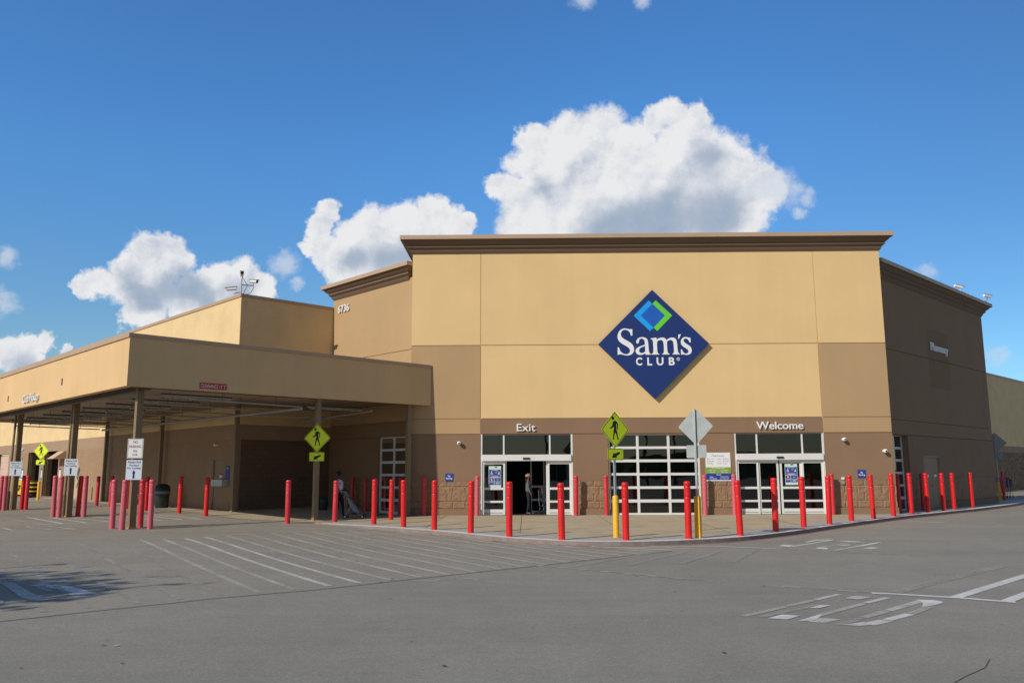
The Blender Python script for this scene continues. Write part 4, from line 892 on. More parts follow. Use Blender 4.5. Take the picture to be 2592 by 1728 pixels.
put_poly(mb, [[ZX(*p) for p in [(545, 425), (750, 222), (797, 268), (640, 425), (804, 587), (757, 631)]]], (0, -.001, 0), RX, ZU, NF, CYAN, .01)
put_poly(mb, [[ZX(*p) for p in [(1055, 425), (843, 220), (797, 266), (960, 425), (804, 587), (852, 631)]]], (0, -.001, 0), RX, ZU, NF, GREEN, .0102)
put_poly(mb, [[ZX(*p) for p in [(640, 425), (797, 268), (960, 425), (804, 587)]]], (0, -.001, 0), RX, ZU, NF, BLUE, .0085)
mb.build('chevron_emblem', logo)
S_ = [(523, 603), (522, 690), (503, 691), (492, 650), (468, 623), (437, 611), (402, 614), (378, 636), (368, 668), (376, 702), (404, 730), (450, 756), (498, 785), (528, 820), (541, 862), (535, 905), (508, 937), (470, 951), (430, 952), (395, 943), (360, 934), (342, 936), (323, 947), (323, 845), (341, 843), (350, 880), (375, 915), (410, 934), (440, 936), (470, 925), (486, 900), (484, 870), (460, 842), (420, 818), (375, 792), (340, 760), (324, 718), (328, 668), (352, 624), (390, 598), (430, 592), (465, 600), (490, 606), (508, 604)]
A_ = [[(570, 770), (580, 740), (610, 716), (650, 710), (690, 716), (718, 740), (728, 780), (732, 900), (742, 925), (756, 933), (756, 943), (690, 943), (684, 922), (660, 940), (620, 948), (583, 940), (560, 915), (558, 880), (580, 850), (625, 830), (684, 810), (683, 770), (672, 742), (645, 728), (618, 736), (608, 752), (606, 775), (592, 795), (574, 792)], [(685, 826), (645, 842), (612, 860), (604, 890), (612, 915), (635, 924), (665, 915), (685, 900)]]
M_ = [(762, 737), (762, 728), (828, 718), (838, 722), (840, 745), (870, 725), (915, 716), (950, 725), (968, 752), (1000, 728), (1045, 716), (1085, 728), (1106, 765), (1112, 900), (1120, 925), (1138, 934), (1138, 942), (1042, 942), (1042, 934), (1060, 922), (1064, 900), (1060, 790), (1048, 758), (1020, 748), (988, 760), (972, 775), (976, 900), (984, 925), (1003, 934), (1003, 942), (908, 942), (908, 934), (926, 922), (932, 900), (930, 790), (918, 758), (890, 748), (860, 758), (842, 775), (843, 900), (850, 925), (868, 934), (868, 942), (766, 942), (766, 934), (786, 924), (794, 900), (792, 780), (785, 748)]
AP_ = [(1128, 680), (1162, 676), (1134, 735), (1122, 738)]
s_ = [(1284, 722), (1286, 784), (1270, 785), (1258, 752), (1230, 732), (1205, 734), (1192, 752), (1196, 775), (1225, 800), (1268, 828), (1292, 858), (1298, 895), (1284, 930), (1250, 948), (1212, 948), (1185, 940), (1170, 944), (1156, 948), (1153, 878), (1168, 877), (1180, 910), (1205, 932), (1232, 932), (1252, 915), (1252, 890), (1228, 866), (1188, 842), (1162, 815), (1154, 780), (1164, 742), (1192, 716), (1228, 712), (1255, 720), (1268, 722)]
mb = MB()
for L_ in ([S_], A_, [M_], [AP_], [s_]):
    put_poly(mb, [smooth_loop([ZX(*p) for p in l], 1) for l in L_], (0, -.001, 0), RX, ZU, NF, LWHITE, .012)
for ch, x0, x1 in (('C', 560, 641), ('L', 708, 771), ('U', 830, 920), ('B', 990, 1067)):
    a = ZX(x0, 1084); b = ZX(x1, 979); put_text(mb, ch, (a[0], -.013, a[1]), RX, ZU, NF, b[0] - a[0], b[1] - a[1], LWHITE, 0, .03)
c0 = ZX(1115, 1003); ring = [(c0[0] + .068 * math.cos(i * math.pi / 10), c0[1] + .068 * math.sin(i * math.pi / 10)) for i in range(20)]; ring2 = [(c0[0] + .052 * math.cos(i * math.pi / 10), c0[1] + .052 * math.sin(i * math.pi / 10)) for i in range(20)]
put_poly(mb, [ring, ring2], (0, -.001, 0), RX, ZU, NF, LWHITE, .012); put_text(mb, 'R', (c0[0] - .025, -.013, c0[1] - .035), RX, ZU, NF, .05, .07, LWHITE, 0, .02)
mb.build('lettering', logo)

# small wall signs ----------------------------------------------------
def wall_sign(name, fr, tc_, zc_, w_, h_, mat, rows, label, right, nrm, cat='sign', o=.02):
    """rows: (text, centre x, baseline z, width, height, material, bold) in sign metres"""
    c = Vector(fr(tc_, o, zc_)); e_ = empty(name, c, 0, label, cat)
    mb = MB(); put_poly(mb, [rrect(w_, h_, .02)], -Vector(nrm) * .012, right, ZU, nrm, mat, .012); mb.build('plate', e_)
    mb = MB(); bands = [MB() for r in rows if r[0] is None]; bi = iter(bands)
    for r in rows:
        if r[0] is None: put_poly(next(bi), [[(r[1] - r[3] / 2, r[2]), (r[1] + r[3] / 2, r[2]), (r[1] + r[3] / 2, r[2] + r[4]), (r[1] - r[3] / 2, r[2] + r[4])]], Vector(nrm) * (.0015 if r[6] == 0 else .003), right, ZU, nrm, r[5])
        else: put_text(mb, r[0], Vector(right) * r[1] + Vector(ZU) * r[2] + Vector(nrm) * .0045, right, ZU, nrm, r[3], r[4], r[5], 0, r[6], True)
    mb.build('lettering', e_)
    for q in bands: q.build('colour_band', e_)
    return e_
NPR = [('No', 0, .02, .10, .075, LWHITE, .02), ('Parking', 0, -.09, .25, .085, LWHITE, .02)]
wall_sign('no_parking_sign', F, -3.11, 1.60, .32, .32, pbr('sign_blue', (.02, .05, .30), .5), NPR, 'small square blue No Parking sign on the left brown pier', RX, NF)
wall_sign('no_parking_sign', F, 13.42, 1.68, .32, .32, MATS['sign_blue'], NPR, 'small square blue No Parking sign on the right corner pier', RX, NF)
HB = pbr('hours_blue', (.015, .045, .30), .5)
rows = [(None, 0, -.005, .98, -.25, OLIVEG, 0), (None, 0, -.255, .98, -.25, HB, 0)]
hr = [('Club Hours', 0, .42, .51, .07, GREYINK, .015),
      ('Mon. - Fri.', -.30, .30, .29, .055, GREYINK, .0), ('10 am - 8:30 pm', .20, .29, .48, .065, GREYINK, .0),
      ('Saturday', -.30, .20, .28, .065, GREYINK, .0), ('9 am - 8:30 pm', .21, .20, .45, .065, GREYINK, .0),
      ('Sunday', -.32, .11, .23, .065, GREYINK, .0), ('10 am - 6 pm', .16, .11, .38, .065, GREYINK, .0),
      ('Plus Member Hours', 0, -.065, .52, .04, LWHITE, .02), ('Mon. - Fri.', -.24, -.145, .22, .04, LWHITE, .02), ('7 am - 10 am', .22, -.145, .28, .04, LWHITE, .02), ('Saturday', -.24, -.215, .21, .045, LWHITE, .02), ('7 am - 9 am', .24, -.215, .25, .045, LWHITE, .02),
      ('Closed', 0, -.32, .19, .042, LWHITE, .03), ('Easter', -.28, -.40, .15, .035, LWHITE, .02), ('Christmas Day', .24, -.405, .34, .045, LWHITE, .02), ('Thanksgiving', -.22, -.475, .30, .045, LWHITE, .02), ('New Year\'s Day', .23, -.475, .35, .045, LWHITE, .02),
      ('Shop online anytime at SamsClub.com', .02, -.555, .86, .035, GREYINK, .0)]
wall_sign('hours_sign', F, 7.71, 1.98, 1.0, 1.13, WHITE, [(None, 0, -.265, .995, .25, OLIVEG, 0), (None, 0, -.515, .995, .25, HB, 0)] + [(r[0], r[1], r[2] - .01, r[3], r[4], r[5], r[6]) for r in hr], 'white, green and blue opening hours board between the roller window and right doors', RX, NF)
# door posters
def poster(x, z, label, o):
    c = Vector(F(x, o, z)); e_ = empty('door_poster', c, 0, label, 'poster', 'store notices stuck inside the door glass')
    w_, h_ = .50, .85
    mb = MB(); put_poly(mb, [[(-w_ / 2, -h_ / 2), (w_ / 2, -h_ / 2), (w_ / 2, h_ / 2), (-w_ / 2, h_ / 2)]], (0, .004, 0), RX, ZU, NF, pbr('poster_paper', (.55, .72, .64), .6), .004); mb.build('sheet', e_)
    mb = MB()
    def bx_(x0, x1, z0, z1, mt, d=.0015): put_poly(mb, [[(x0, z0), (x1, z0), (x1, z1), (x0, z1)]], (0, 0, 0), RX, ZU, (0, -1, 0), mt, d)
    PB = pbr('poster_blue', (.03, .05, .28), .5); PP = pbr('poster_purple', (.12, .03, .17), .5)
    bx_(-.235, .235, .05, .285, PB); bx_(-.235, .235, -.03, .04, PB); bx_(-.235, -.04, -.18, -.045, PP); bx_(-.02, .235, -.18, -.045, PB); bx_(-.235, -.04, -.325, -.195, PB); bx_(-.02, .235, -.325, -.195, PB)
    bx_(-.01, .10, .355, .395, BLACK, .0012)
    # wheelchair symbol
    ringo = [(-.13 + .045 * math.cos(a * .3142), .13 + .045 * math.sin(a * .3142)) for a in range(20)]; ringi = [(-.13 + .028 * math.cos(a * .3142), .13 + .028 * math.sin(a * .3142)) for a in range(20)]
    put_poly(mb, [ringo, ringi], (0, -.0025, 0), RX, ZU, NF, LWHITE); put_poly(mb, [[(-.15, .15), (-.13, .15), (-.115, .235), (-.135, .235)]], (0, -.0026, 0), RX, ZU, NF, LWHITE)
    put_poly(mb, [[(.13, .10), (.19, .10), (.17, .22), (.16, .22), (.155, .15), (.13, .14)]], (0, -.0026, 0), RX, ZU, NF, LWHITE)
    for z_ in (.24, .21, .18, .15): put_poly(mb, [[(.0, z_ - .02), (.11, z_ - .02), (.11, z_ - .008), (.0, z_ - .008)]], (0, -.0026, 0), RX, ZU, NF, GREYINK)
    for z_, a, b in ((.27, -.12, .12), (.015, -.13, .13), (-.012, -.19, .19), (-.11, .05, .17), (-.22, -.21, -.06), (-.22, .04, .18), (-.25, .02, .2), (-.28, .04, .17)): put_poly(mb, [[(a, z_ - .012), (b, z_ - .012), (b, z_), (a, z_)]], (0, -.0028, 0), RX, ZU, NF, WHITE)
    put_poly(mb, [[(-.16, -.14), (-.10, -.14), (-.09, -.125), (-.13, -.12), (-.13, -.075), (-.145, -.07), (-.17, -.11)]], (0, -.0028, 0), RX, ZU, NF, WHITE)
    mb.build('printed_panels', e_)
poster(-1.27, 1.62, 'blue and pale green notice on the glass of the left exit door panel', -.075)
poster(10.66, 1.68, 'blue and pale green notice on the right welcome door leaf', -.125)
for k, (t, z) in enumerate(((28.37, 1.84), (24.25, 1.84), (33.0, 1.85), (36.2, 1.85))):
    wall_sign('bay_notice', MU, t, z, .34, .62, WHITE, [(None, 0, .18, .33, .12, HB, 0), ('Notice', 0, .0, .24, .04, GREYINK, 0)], ['white wall notice with blue top between the two dark garage bays', 'white wall notice with blue top right of the bay nearest the canopy', 'white wall notice with blue top between window and open bays', 'white wall notice with blue top near the closed roller door'][k], (R2, -R2, 0), (-R2, -R2, 0))
wall_sign('blue_notice', MU, .50, 1.81, .36, .58, HB, [('Notice', 0, .18, .2, .05, LWHITE, .02)], 'tall blue notice board on the shaded wall right of the service door', (R2, -R2, 0), (-R2, -R2, 0))
CR = (R2, R2, 0); CN = (R2, -R2, 0)
wall_sign('clearance_sign', CV, 2.76, 4.665, .93, .19, SIGNRED, [("CLEARANCE 13' 2\"", 0, -.06, .87, .12, LWHITE, .0)], "long red clearance sign on the shaded front canopy fascia", CR, CN)

# cameras, lamps and boxes on walls
def dome_camera(fr, t, z, label, s=1):
    c = Vector(fr(t, 0, z)); n = (Vector(fr(t, 1, z)) - c)
    e_ = empty('dome_camera', c, 0, label, 'security camera'); mb = MB(); mb.tube((0, 0, 0), n * .05 * s, .06 * s, .06 * s, LWHITE, 14); mb.tube(n * .05 * s, n * .12 * s, .04 * s, .05 * s, LWHITE, 12); mb.build('mount', e_)
    mb = MB(); mb.lathe((n.x * .15 * s, n.y * .15 * s, -.07 * s), [(.001, -.01), (.05 * s, .01), (.075 * s, .04 * s), (.08 * s, .09 * s), (.06 * s, .13 * s), (.001, .145 * s)], LWHITE, 14); mb.build('housing', e_)
    mb = MB(); q = n * .205 * s; mb.lathe((q.x, q.y, -.015 * s), [(.001, -.03 * s), (.028 * s, -.015 * s), (.036 * s, .01 * s), (.028 * s, .035 * s), (.001, .045 * s)], BLACK, 12); mb.build('lens', e_)
dome_camera(F, -2.71, 2.97, 'white dome camera left of the exit doors above the no parking sign')
dome_camera(F, 12.77, 3.05, 'white dome camera high on the right pier beside the welcome doors')
dome_camera(F, 14.37, 2.58, 'white dome camera at the right corner edge of the front wall', 1.05)
dome_camera(MU, 1.62, 3.05, 'white wall camera above the service door under the canopy')
dome_camera(MU, 15.7, 2.75, 'small wall camera on the shaded wall beside the farthest left canopy column', .8)
def bullet(pos, yaw_, pitch_, parent):
    e_ = MB(); a = rad(yaw_); d = Vector((math.cos(a) * math.cos(rad(pitch_)), math.sin(a) * math.cos(rad(pitch_)), math.sin(rad(pitch_)))); p = Vector(pos)
    e_.tube(p - d * .22, p + d * .20, .075, .075, LWHITE, 12); o = e_.build('camera_body', parent)
    m2 = MB(); m2.tube(p + d * .201, p + d * .212, .066, .066, BLACK, 12); q = m2.build('lens', None); q.parent = o
    m3 = MB(); r_ = d.cross(Vector((0, 0, 1))).normalized(); u_ = r_.cross(d); 
    a_ = [p - d * .24 + r_ * .09 + u_ * .085, p + d * .30 + r_ * .09 + u_ * .085, p + d * .30 - r_ * .09 + u_ * .085, p - d * .24 - r_ * .09 + u_ * .085]
    m3.face(a_, LWHITE); m3.face([v - u_ * .012 for v in a_][::-1], LWHITE); q = m3.build('sun_shield', None); q.parent = o
mast_p = Vector(MU(.32, -.12, 9.70))
mast = empty('camera_mast', mast_p, 0, 'galvanised roof mast carrying three white cameras at the upper left wall corner', 'security camera')
mb = MB(); mb.tube((0, 0, -.1), (0, 0, .72), .035, .035, GALV, 12); mb.tube((0, 0, .45), (.52, .05, .42), .022, .022, STEEL, 8); mb.tube((0, 0, .12), (-.32, 0, .05), .02, .02, STEEL, 8); mb.build('mast', mast)
bullet((.02, -.05, .92), -70, 3, mast); bullet((.56, .0, .60), -25, -8, mast); bullet((-.42, -.02, .26), 190, -8, mast)
mb = MB(); mb.path([(.05, -.05, .80), (.14, 0, .62), (.28, .02, .44), (.18, 0, .22), (.10, 0, .0)], .012, STEEL, 6); mb.path([(.54, .02, .52), (.54, .03, .30), (.44, .03, .10), (.25, .03, .02)], .012, STEEL, 6); mb.tube((0, 0, .72), (.02, -.03, .86), .03, .03, LWHITE, 8); mb.build('cable', mast)
rc = empty('roof_camera', Vector(WR(15.1, .2, 10.72)), 0, 'white bullet camera on a long arm at the right end of the dark cornice', 'security camera')
mb = MB(); mb.path([(-.9, -.5, .05), (-.3, -.2, .08), (.42, .2, .16)], .03, LWHITE, 8); mb.tube((-.02, -.0, -.08), (.36, .17, .14), .012, .012, BLUE, 6); mb.build('arm', rc); bullet((.45, .22, .42), 15, -8, rc); mb = MB(); mb.tube((.40, .19, .16), (.43, .2, .34), .02, .02, STEEL, 8); mb.build('bracket', rc)
rc = empty('roof_camera', Vector(WR(11.6, .2, 10.72)), 0, 'white bullet camera on a short post partway along the dark cornice', 'security camera')
mb = MB(); mb.tube((-.12, 0, -.02), (-.12, 0, .28), .015, .015, STEEL, 8); mb.tube((.1, .03, .0), (.08, .03, .22), .02, .02, LWHITE, 8); mb.build('bracket', rc); bullet((0, 0, .36), 5, -14, rc)
mb = MB(); mb.box(F, 12.60, 12.71, 0, .05, 1.46, 1.55, WHITE); mb.box(F, 12.61, 12.70, 0, .06, 1.28, 1.42, GALV); mb.tube(F(12.655, .02, 1.42), F(12.655, .02, 1.46), .012, .012, GALV, 6); o = mb.build('intercom_box', None, None, .004); setp(o, 'small grey and white intercom box on the pier right of the welcome doors', 'intercom')
bx = empty('drop_box', Vector(MU(.86, .0, 1.38)), rad(135), 'grey metal drop box with chain mounted beside the service door under the canopy', 'box')
mb = MB(); mb.box(IDF, -.5, .5, -.0, .32, -.13, .14, GALV); mb.build('housing', bx); mb = MB(); mb.box(IDF, .35, .5, .322, .34, -.12, .13, ALU); mb.build('keypad_panel', bx)
mb = MB(); mb.path([(.42, .3, -.13), (.40, .3, -.5), (.43, .3, -.8)], .008, GALV, 5); mb.build('chain', bx)

# ------------------------------------------------------------------ bollards
def bollard_mesh(name, mat, r=.087, sides=24, h=1.5):
    mb = MB()
    prof = [(r * 1.0, -.06), (r, .02), (r, h - .45), (r, h - .422), (r * .93, h - .415), (r * .93, h - .405), (r, h - .40), (r, h - .375), (r, h - .165), (r, h - .14), (r * .95, h - .135), (r * .95, h - .125), (r * 1.0, h - .12), (r * 1.02, h - .05), (r * .97, h - .022), (r * .8, h - .006), (r * .4, h + .002), (.0005, h + .004)]
    mb.lathe((0, 0, 0), prof, mat, sides); o = mb.build(name); return o
protos = {}
for k, mt in (('red', RED), ('aged', RED2), ('pink', PINK)):
    o = bollard_mesh('bollard', mt); protos[k] = o.data; bpy.data.objects.remove(o)
def bollard(x, y, h, kind, label, group, z=None):
    o = bpy.data.objects.new('bollard', protos[kind]); C.objects.link(o); z = (.1 if z is None else z); o.location = (x, y, z); o.scale = (1, 1, h / 1.5); o.rotation_euler = (rad(random.uniform(-.9, .9)), rad(random.uniform(-.9, .9)), random.random() * 6)
    setp(o, label, 'bollard', group)
G1 = 'red bollards along the curved kerb'
row = [(-8.20, 28.81, 1.47, 'aged', 'red bollard standing alone between the corner column and the crossing sign column'),
 (-6.74, 29.52, 1.44, 'aged', 'pinkish red bollard just right of the crossing sign column, hiding the woman with the stroller'),
 (-5.13, 28.27, 1.49, 'red', 'bright red kerb bollard in front of the stroller, first on the kerb from the left'),
 (-4.99, 30.95, 1.46, 'red', 'red bollard set back from the kerb in front of the shaded roller window'),
 (-3.91, 26.77, 1.48, 'red', 'bright red kerb bollard in front of the right end canopy column'),
 (-2.79, 25.48, 1.48, 'red', 'bright red kerb bollard in front of the left pier split-face blocks'),
 (-1.60, 24.16, 1.47, 'red', 'bright red kerb bollard just left of the exit doors'),
 (-.47, 22.79, 1.46, 'red', 'bright red kerb bollard overlapping the left side of the open exit doorway'),
 (.90, 21.72, 1.44, 'red', 'bright red kerb bollard in front of the right exit door panel'),
 (2.52, 21.55, 1.45, 'red', 'bright red kerb bollard beside the yellow post of the front crossing sign'),
 (4.18, 21.93, 1.47, 'red', 'bright red kerb bollard left of the yellow post with the sign seen from behind'),
 (5.76, 22.93, 1.48, 'red', 'bright red kerb bollard in front of the left end of the welcome doors'),
 (7.17, 24.47, 1.52, 'red', 'bright red kerb bollard before the left leaf of the welcome doors'),
 (8.52, 26.13, 1.54, 'red', 'bright red kerb bollard before the right leaf of the welcome doors'),
 (9.85, 27.65, 1.55, 'red', 'bright red kerb bollard at the right jamb of the welcome doors'),
 (11.17, 29.22, 1.56, 'red', 'bright red kerb bollard left of the right No Parking sign'),
 (12.52, 30.67, 1.57, 'red', 'bright red kerb bollard right of the right No Parking sign'),
 (13.94, 32.27, 1.60, 'red', 'bright red kerb bollard at the front corner of the right pier'),
 (15.35, 33.86, 1.61, 'red', 'bright red kerb bollard just right of the building corner, left of a shaded bollard'),
 (16.55, 35.00, 1.60, 'red', 'bright red kerb bollard left of the brown double door'),
 (17.74, 36.12, 1.59, 'red', 'bright red kerb bollard right of the brown double door'),
 (18.84, 37.43, 1.59, 'red', 'bright red kerb bollard second from the right end of the kerb row'),
 (20.64, 39.33, 1.59, 'red', 'bright red kerb bollard at the right end of the kerb row')]
for a in row: bollard(*a, G1)
G2 = 'bollards close to the store wall'
wallb = [(-4.08, 33.43, 1.55, 'aged', 'red bollard against the left pier beside the end canopy column'), (-1.97, 33.43, 1.56, 'pink', 'faded pink bollard against the wall at the left side of the exit doors'), (1.96, 33.43, 1.56, 'aged', 'red bollard against the wall at the right side of the exit doors'),
 (3.17, 33.43, 1.56, 'aged', 'red bollard against the wall at the left side of the sunlit roller window'), (7.06, 33.43, 1.57, 'pink', 'faded pink-red bollard against the wall below the opening hours board, left one'), (8.22, 33.43, 1.58, 'pink', 'faded pink-red bollard at the left jamb of the welcome doors'),
 (12.09, 33.43, 1.60, 'aged', 'pinkish red bollard against the wall at the right jamb of the welcome doors'), (-7.75, 37.16, 1.5, 'aged', 'dark shaded bollard behind the stroller against the wall under the canopy'), (-7.00, 36.41, 1.5, 'aged', 'dark shaded bollard left of the shaded roller window'), (-5.22, 34.64, 1.5, 'aged', 'dark shaded bollard at the right edge of the shaded roller window'),
 (15.23, 34.67, 1.58, 'aged', 'dark shaded red bollard in front of the right side roller window'), (17.07, 36.51, 1.58, 'aged', 'dark shaded red bollard at the left side of the double door'), (15.60, 34.55, 1.57, 'pink', 'sunlit faded pink bollard just beyond the building corner')]
for a in wallb: bollard(*a, G2)
G3 = 'bollards guarding the canopy columns'
colb = [(-24.14, 38.18, 1.55, 'pink', 'pinkish bollard cut by the left edge of the photo'), (-23.72, 37.82, 1.56, 'pink', 'faded pink bollard left of the third canopy column, beside the one at the photo edge'), (-23.0, 38.30, 1.54, 'aged', 'pinkish red bollard right of the third canopy column, right one of its pair'), (-23.36, 38.56, 1.55, 'red', 'red bollard right of the third canopy column, left one of its pair'),
 (-18.10, 32.34, 1.59, 'pink', 'faded pink bollard left of the second canopy column, right one of its pair'), (-18.62, 32.85, 1.60, 'pink', 'faded pink bollard left of the second canopy column, left one of its pair'), (-17.74, 33.03, 1.58, 'red', 'red bollard right of the second canopy column, left one of its pair'), (-17.22, 32.51, 1.59, 'pink', 'pink-red bollard right of the second canopy column, right one of its pair'),
 (-13.83, 27.96, 1.60, 'pink', 'pale pink bollard left of the corner column, left one of its pair'), (-13.20, 27.34, 1.61, 'pink', 'pink-red bollard left of the corner column, right one of its pair'), (-13.10, 28.43, 1.60, 'aged', 'shaded pink-red bollard right of the corner column, left one of its pair'), (-12.42, 27.66, 1.61, 'pink', 'pale pink bollard right of the corner column, right one of its pair')]
for i, a in enumerate(colb):
    a = list(a)
    if i >= 8: a[0] *= .948; a[1] *= .948; a[2] = 1.53
    bollard(*a, G3, z=g(a[0], a[1]))
G4 = 'red bollards along the wall kerb under the canopy'
und = [(-18.34, 38.38, 1.42, 'red', 'red bollard under the canopy seen between the pink pair left of the corner column'), (-21.39, 41.51, 1.45, 'aged', 'dark topped red bollard under the canopy beside the farthest back column'), (-20.01, 40.13, 1.47, 'aged', 'red bollard under the canopy mostly hidden behind the leftmost corner bollard'), (-16.74, 36.76, 1.48, 'red', 'red bollard under the canopy in front of the dark rubbish bin'), (-14.30, 34.46, 1.50, 'red', 'red bollard under the canopy left of the service door, farther one'), (-12.53, 32.73, 1.49, 'red', 'red bollard under the canopy left of the service door, nearer one')]
for a in und: bollard(*a, G4, z=g(a[0], a[1]))
bollard(27.23, 48.38, 1.62, 'aged', 'lone red bollard at the far right beside the yellow sign post', G1)

# ------------------------------------------------------------------ road signs
def ped_symbol(mb, k, off):
    L = [(-.10, .285)]
    head = [(-.075 + .045 * math.cos(a * .3927), .30 + .045 * math.sin(a * .3927)) for a in range(16)]
    body = [(-.02, .235), (-.06, .215), (-.085, .165), (-.095, .10), (-.175, .045), (-.16, .015), (-.075, .055), (-.055, .085), (-.035, .03), (-.06, -.05), (-.085, -.26), (-.05, -.265), (-.035, -.16), (.0, -.06), (.055, -.17), (.08, -.27), (.115, -.255), (.08, -.12), (.045, .02), (.04, .10), (.035, .15), (.065, .155), (.07, .01), (.10, .01), (.095, .18), (.02, .235)]
    for l in (head, body): put_poly(mb, [[(x * k, y * k) for x, y in l]], (0, -off, 0), RX, ZU, NF, BLACK)
ARROW = [(.115, .062), (.145, .02), (.02, -.042), (.04, -.075), (-.115, -.085), (-.062, .045), (-.045, .012)]
def crossing_panels(parent, zc_, za, arrow_h=.23, s=1.0, flip=False):
    d = .345 * s / math.cos(0) ; hdg = .49 * s
    mb = MB(); sq = rot2(rrect(.70 * s, .70 * s, .04, 5), rad(45)); put_poly(mb, [sq], (0, .0, zc_), RX, ZU, NF, SIGNBACK if flip else FLUO, .003)
    mb.face([(p[0], .0008, p[1] + zc_) for p in sq][::-1] if not flip else [(p[0], .0008, p[1] + zc_) for p in sq], SIGNBACK if not flip else FLUO)
    o1 = mb.build('crossing_diamond', parent)
    if not flip:
        mb = MB(); put_poly(mb, [rot2(rrect(.662 * s, .662 * s, .035, 5), rad(45)), rot2(rrect(.636 * s, .636 * s, .03, 5), rad(45))], (0, -.0045, zc_), RX, ZU, NF, BLACK)
        m2 = MB(); ped_symbol(m2, s * 1.02, 0); m2.v = [(x, -.005, z + zc_) for x, y, z in m2.v]; b = len(mb.v)
        mb.v += m2.v; mb.f += [tuple(i + b for i in f) for f in m2.f]; mb.mi += [mb.m(BLACK)] * len(m2.f); mb.uv += m2.uv; mb.sm += m2.sm
        q = mb.build('walking_symbol', None); q.parent = o1
    mb = MB(); rr_ = rrect(.56 * s, arrow_h * 1.2 * s, .03, 4); put_poly(mb, [rr_], (0, 0, za), RX, ZU, NF, SIGNBACK if flip else FLUO, .003); mb.face([(p[0], .0008, p[1] + za) for p in rr_], SIGNBACK)
    o2 = mb.build('arrow_plate', parent)
    if not flip:
        mb = MB(); put_poly(mb, [rrect(.53 * s, arrow_h * 1.2 * s - .03, .025, 4), rrect(.51 * s, arrow_h * 1.2 * s - .05, .02, 4)], (0, -.0045, za), RX, ZU, NF, BLACK); put_poly(mb, [[(x * s * 1.15, y * s * 1.15) for x, y in ARROW]], (0, -.0046, za), RX, ZU, NF, BLACK)
        q = mb.build('arrow', None); q.parent = o2
def sign_post(loc, rz, label, zc_, za, flip=False, bh=1.09, s=1.0, top=3.4, square=False, arrow_h=.23):
    e_ = empty('crossing_sign', loc, rz, label, 'road sign', 'pedestrian crossing signs')
    mb = MB(); r = .080
    if square: mb.box(lambda t, o, z: (t, o + .06, z), -.07, .07, -.07, .07, -.05, bh - .03, YEL); mb.mesh([(x, y + .06, z) for x, y, z in ((-.07, -.07, bh - .03), (.07, -.07, bh - .03), (.07, .07, bh - .03), (-.07, .07, bh - .03), (0, 0, bh + .03))], [(0, 1, 4), (1, 2, 4), (2, 3, 4), (3, 0, 4)], YEL)
    else: mb.lathe((0, .05, 0), [(r, -.05), (r, bh - .05), (r * .9, bh - .015), (r * .55, bh + .005), (.001, bh + .01)], YEL, 20)
    mb.build('yellow_base', e_)
    mb = MB(); mb.box(IDF, -.026, .026, .028, .080, bh - .1, top, GALV)
    for i in range(int((top - bh) / .05)):
        z = bh + .03 + i * .05
        for yy in ((.0275) , (.0805)): mb.face([(-.007, yy, z), (.007, yy, z), (.007, yy, z + .016), (-.007, yy, z + .016)] if yy < .05 else [(.007, yy, z), (-.007, yy, z), (-.007, yy, z + .016), (.007, yy, z + .016)], BLACK)
    mb.build('perforated_post', e_)
    crossing_panels(e_, zc_, za, s=s, flip=False, arrow_h=arrow_h)
    return e_
# front faces local -y ; rz turns it
sign_post((2.40, 22.44, .1), rad(35), 'yellow-green pedestrian crossing sign on a yellow based post in front of the roller window', 2.84, 2.18, top=3.3, arrow_h=.26)
sign_post((4.52, 22.22, .1), rad(180 - 34), 'crossing sign seen from behind, bare grey diamond on a yellow based post', 2.90, 2.24, top=3.36, square=True, s=1.0, arrow_h=.28)
sign_post((27.06, 48.5, .1), rad(180 - 42), 'far grey crossing sign seen from behind at the right end of the building', 3.23, 2.48, top=3.8, bh=1.0, s=1.22, arrow_h=.28)
sign_post((-28.81, 49.04, g(-28.81, 49.04)), rad(-10), 'distant yellow-green crossing sign on a yellow post in front of the garage bays', 2.86, 2.2, top=3.3, s=1.05)
def col_sign_mount(loc, rz, label): return empty('column_sign', loc, rz, label, 'road sign')
cs = empty('crossing_sign', (-7.66, 30.38, .1), rad(-9), 'yellow-green pedestrian crossing sign with arrow plate mounted on the front canopy column', 'road sign', 'pedestrian crossing signs')
crossing_panels(cs, 2.97, 2.29, s=1.04, arrow_h=.26)
mb = MB(); mb.box(IDF, -.1, .1, .003, .03, 2.6, 2.64, GALV); mb.box(IDF, -.1, .1, .003, .03, 2.27, 2.31, GALV); mb.build('strap', cs)
def plate_sign(name, loc, rz, w_, h_, label, rows, mat, border=None, arrow=False, cat='sign', group=None):
    e_ = empty(name, loc, rz, label, cat, group)
    mb = MB(); put_poly(mb, [rrect(w_, h_, .025)], (0, 0, 0), RX, ZU, NF, mat, .004); mb.face([(p[0], .001, p[1]) for p in rrect(w_, h_, .025)][::1], SIGNBACK); mb.build('plate', e_)
    mb = MB()
    if border: put_poly(mb, [rrect(w_ - .03, h_ - .03, .025), rrect(w_ - .05, h_ - .05, .02)], (0, -.006, 0), RX, ZU, NF, border)
    for r in rows: put_text(mb, r[0], (r[1], -.0062, r[2]), RX, ZU, NF, r[3], r[4], r[5], 0, r[6], True)
    if arrow: put_poly(mb, [[(-.03, -.27), (.03, -.27), (.03, -.11), (.055, -.10), (0, 0), (-.055, -.10), (-.03, -.11)]], (0, -.006, 0), RX, ZU, NF, pbr('arrow_navy', (.02, .02, .12), .5))
    mb.build('lettering', e_); return e_
INK = pbr('dark_ink', (.05, .06, .10), .6)
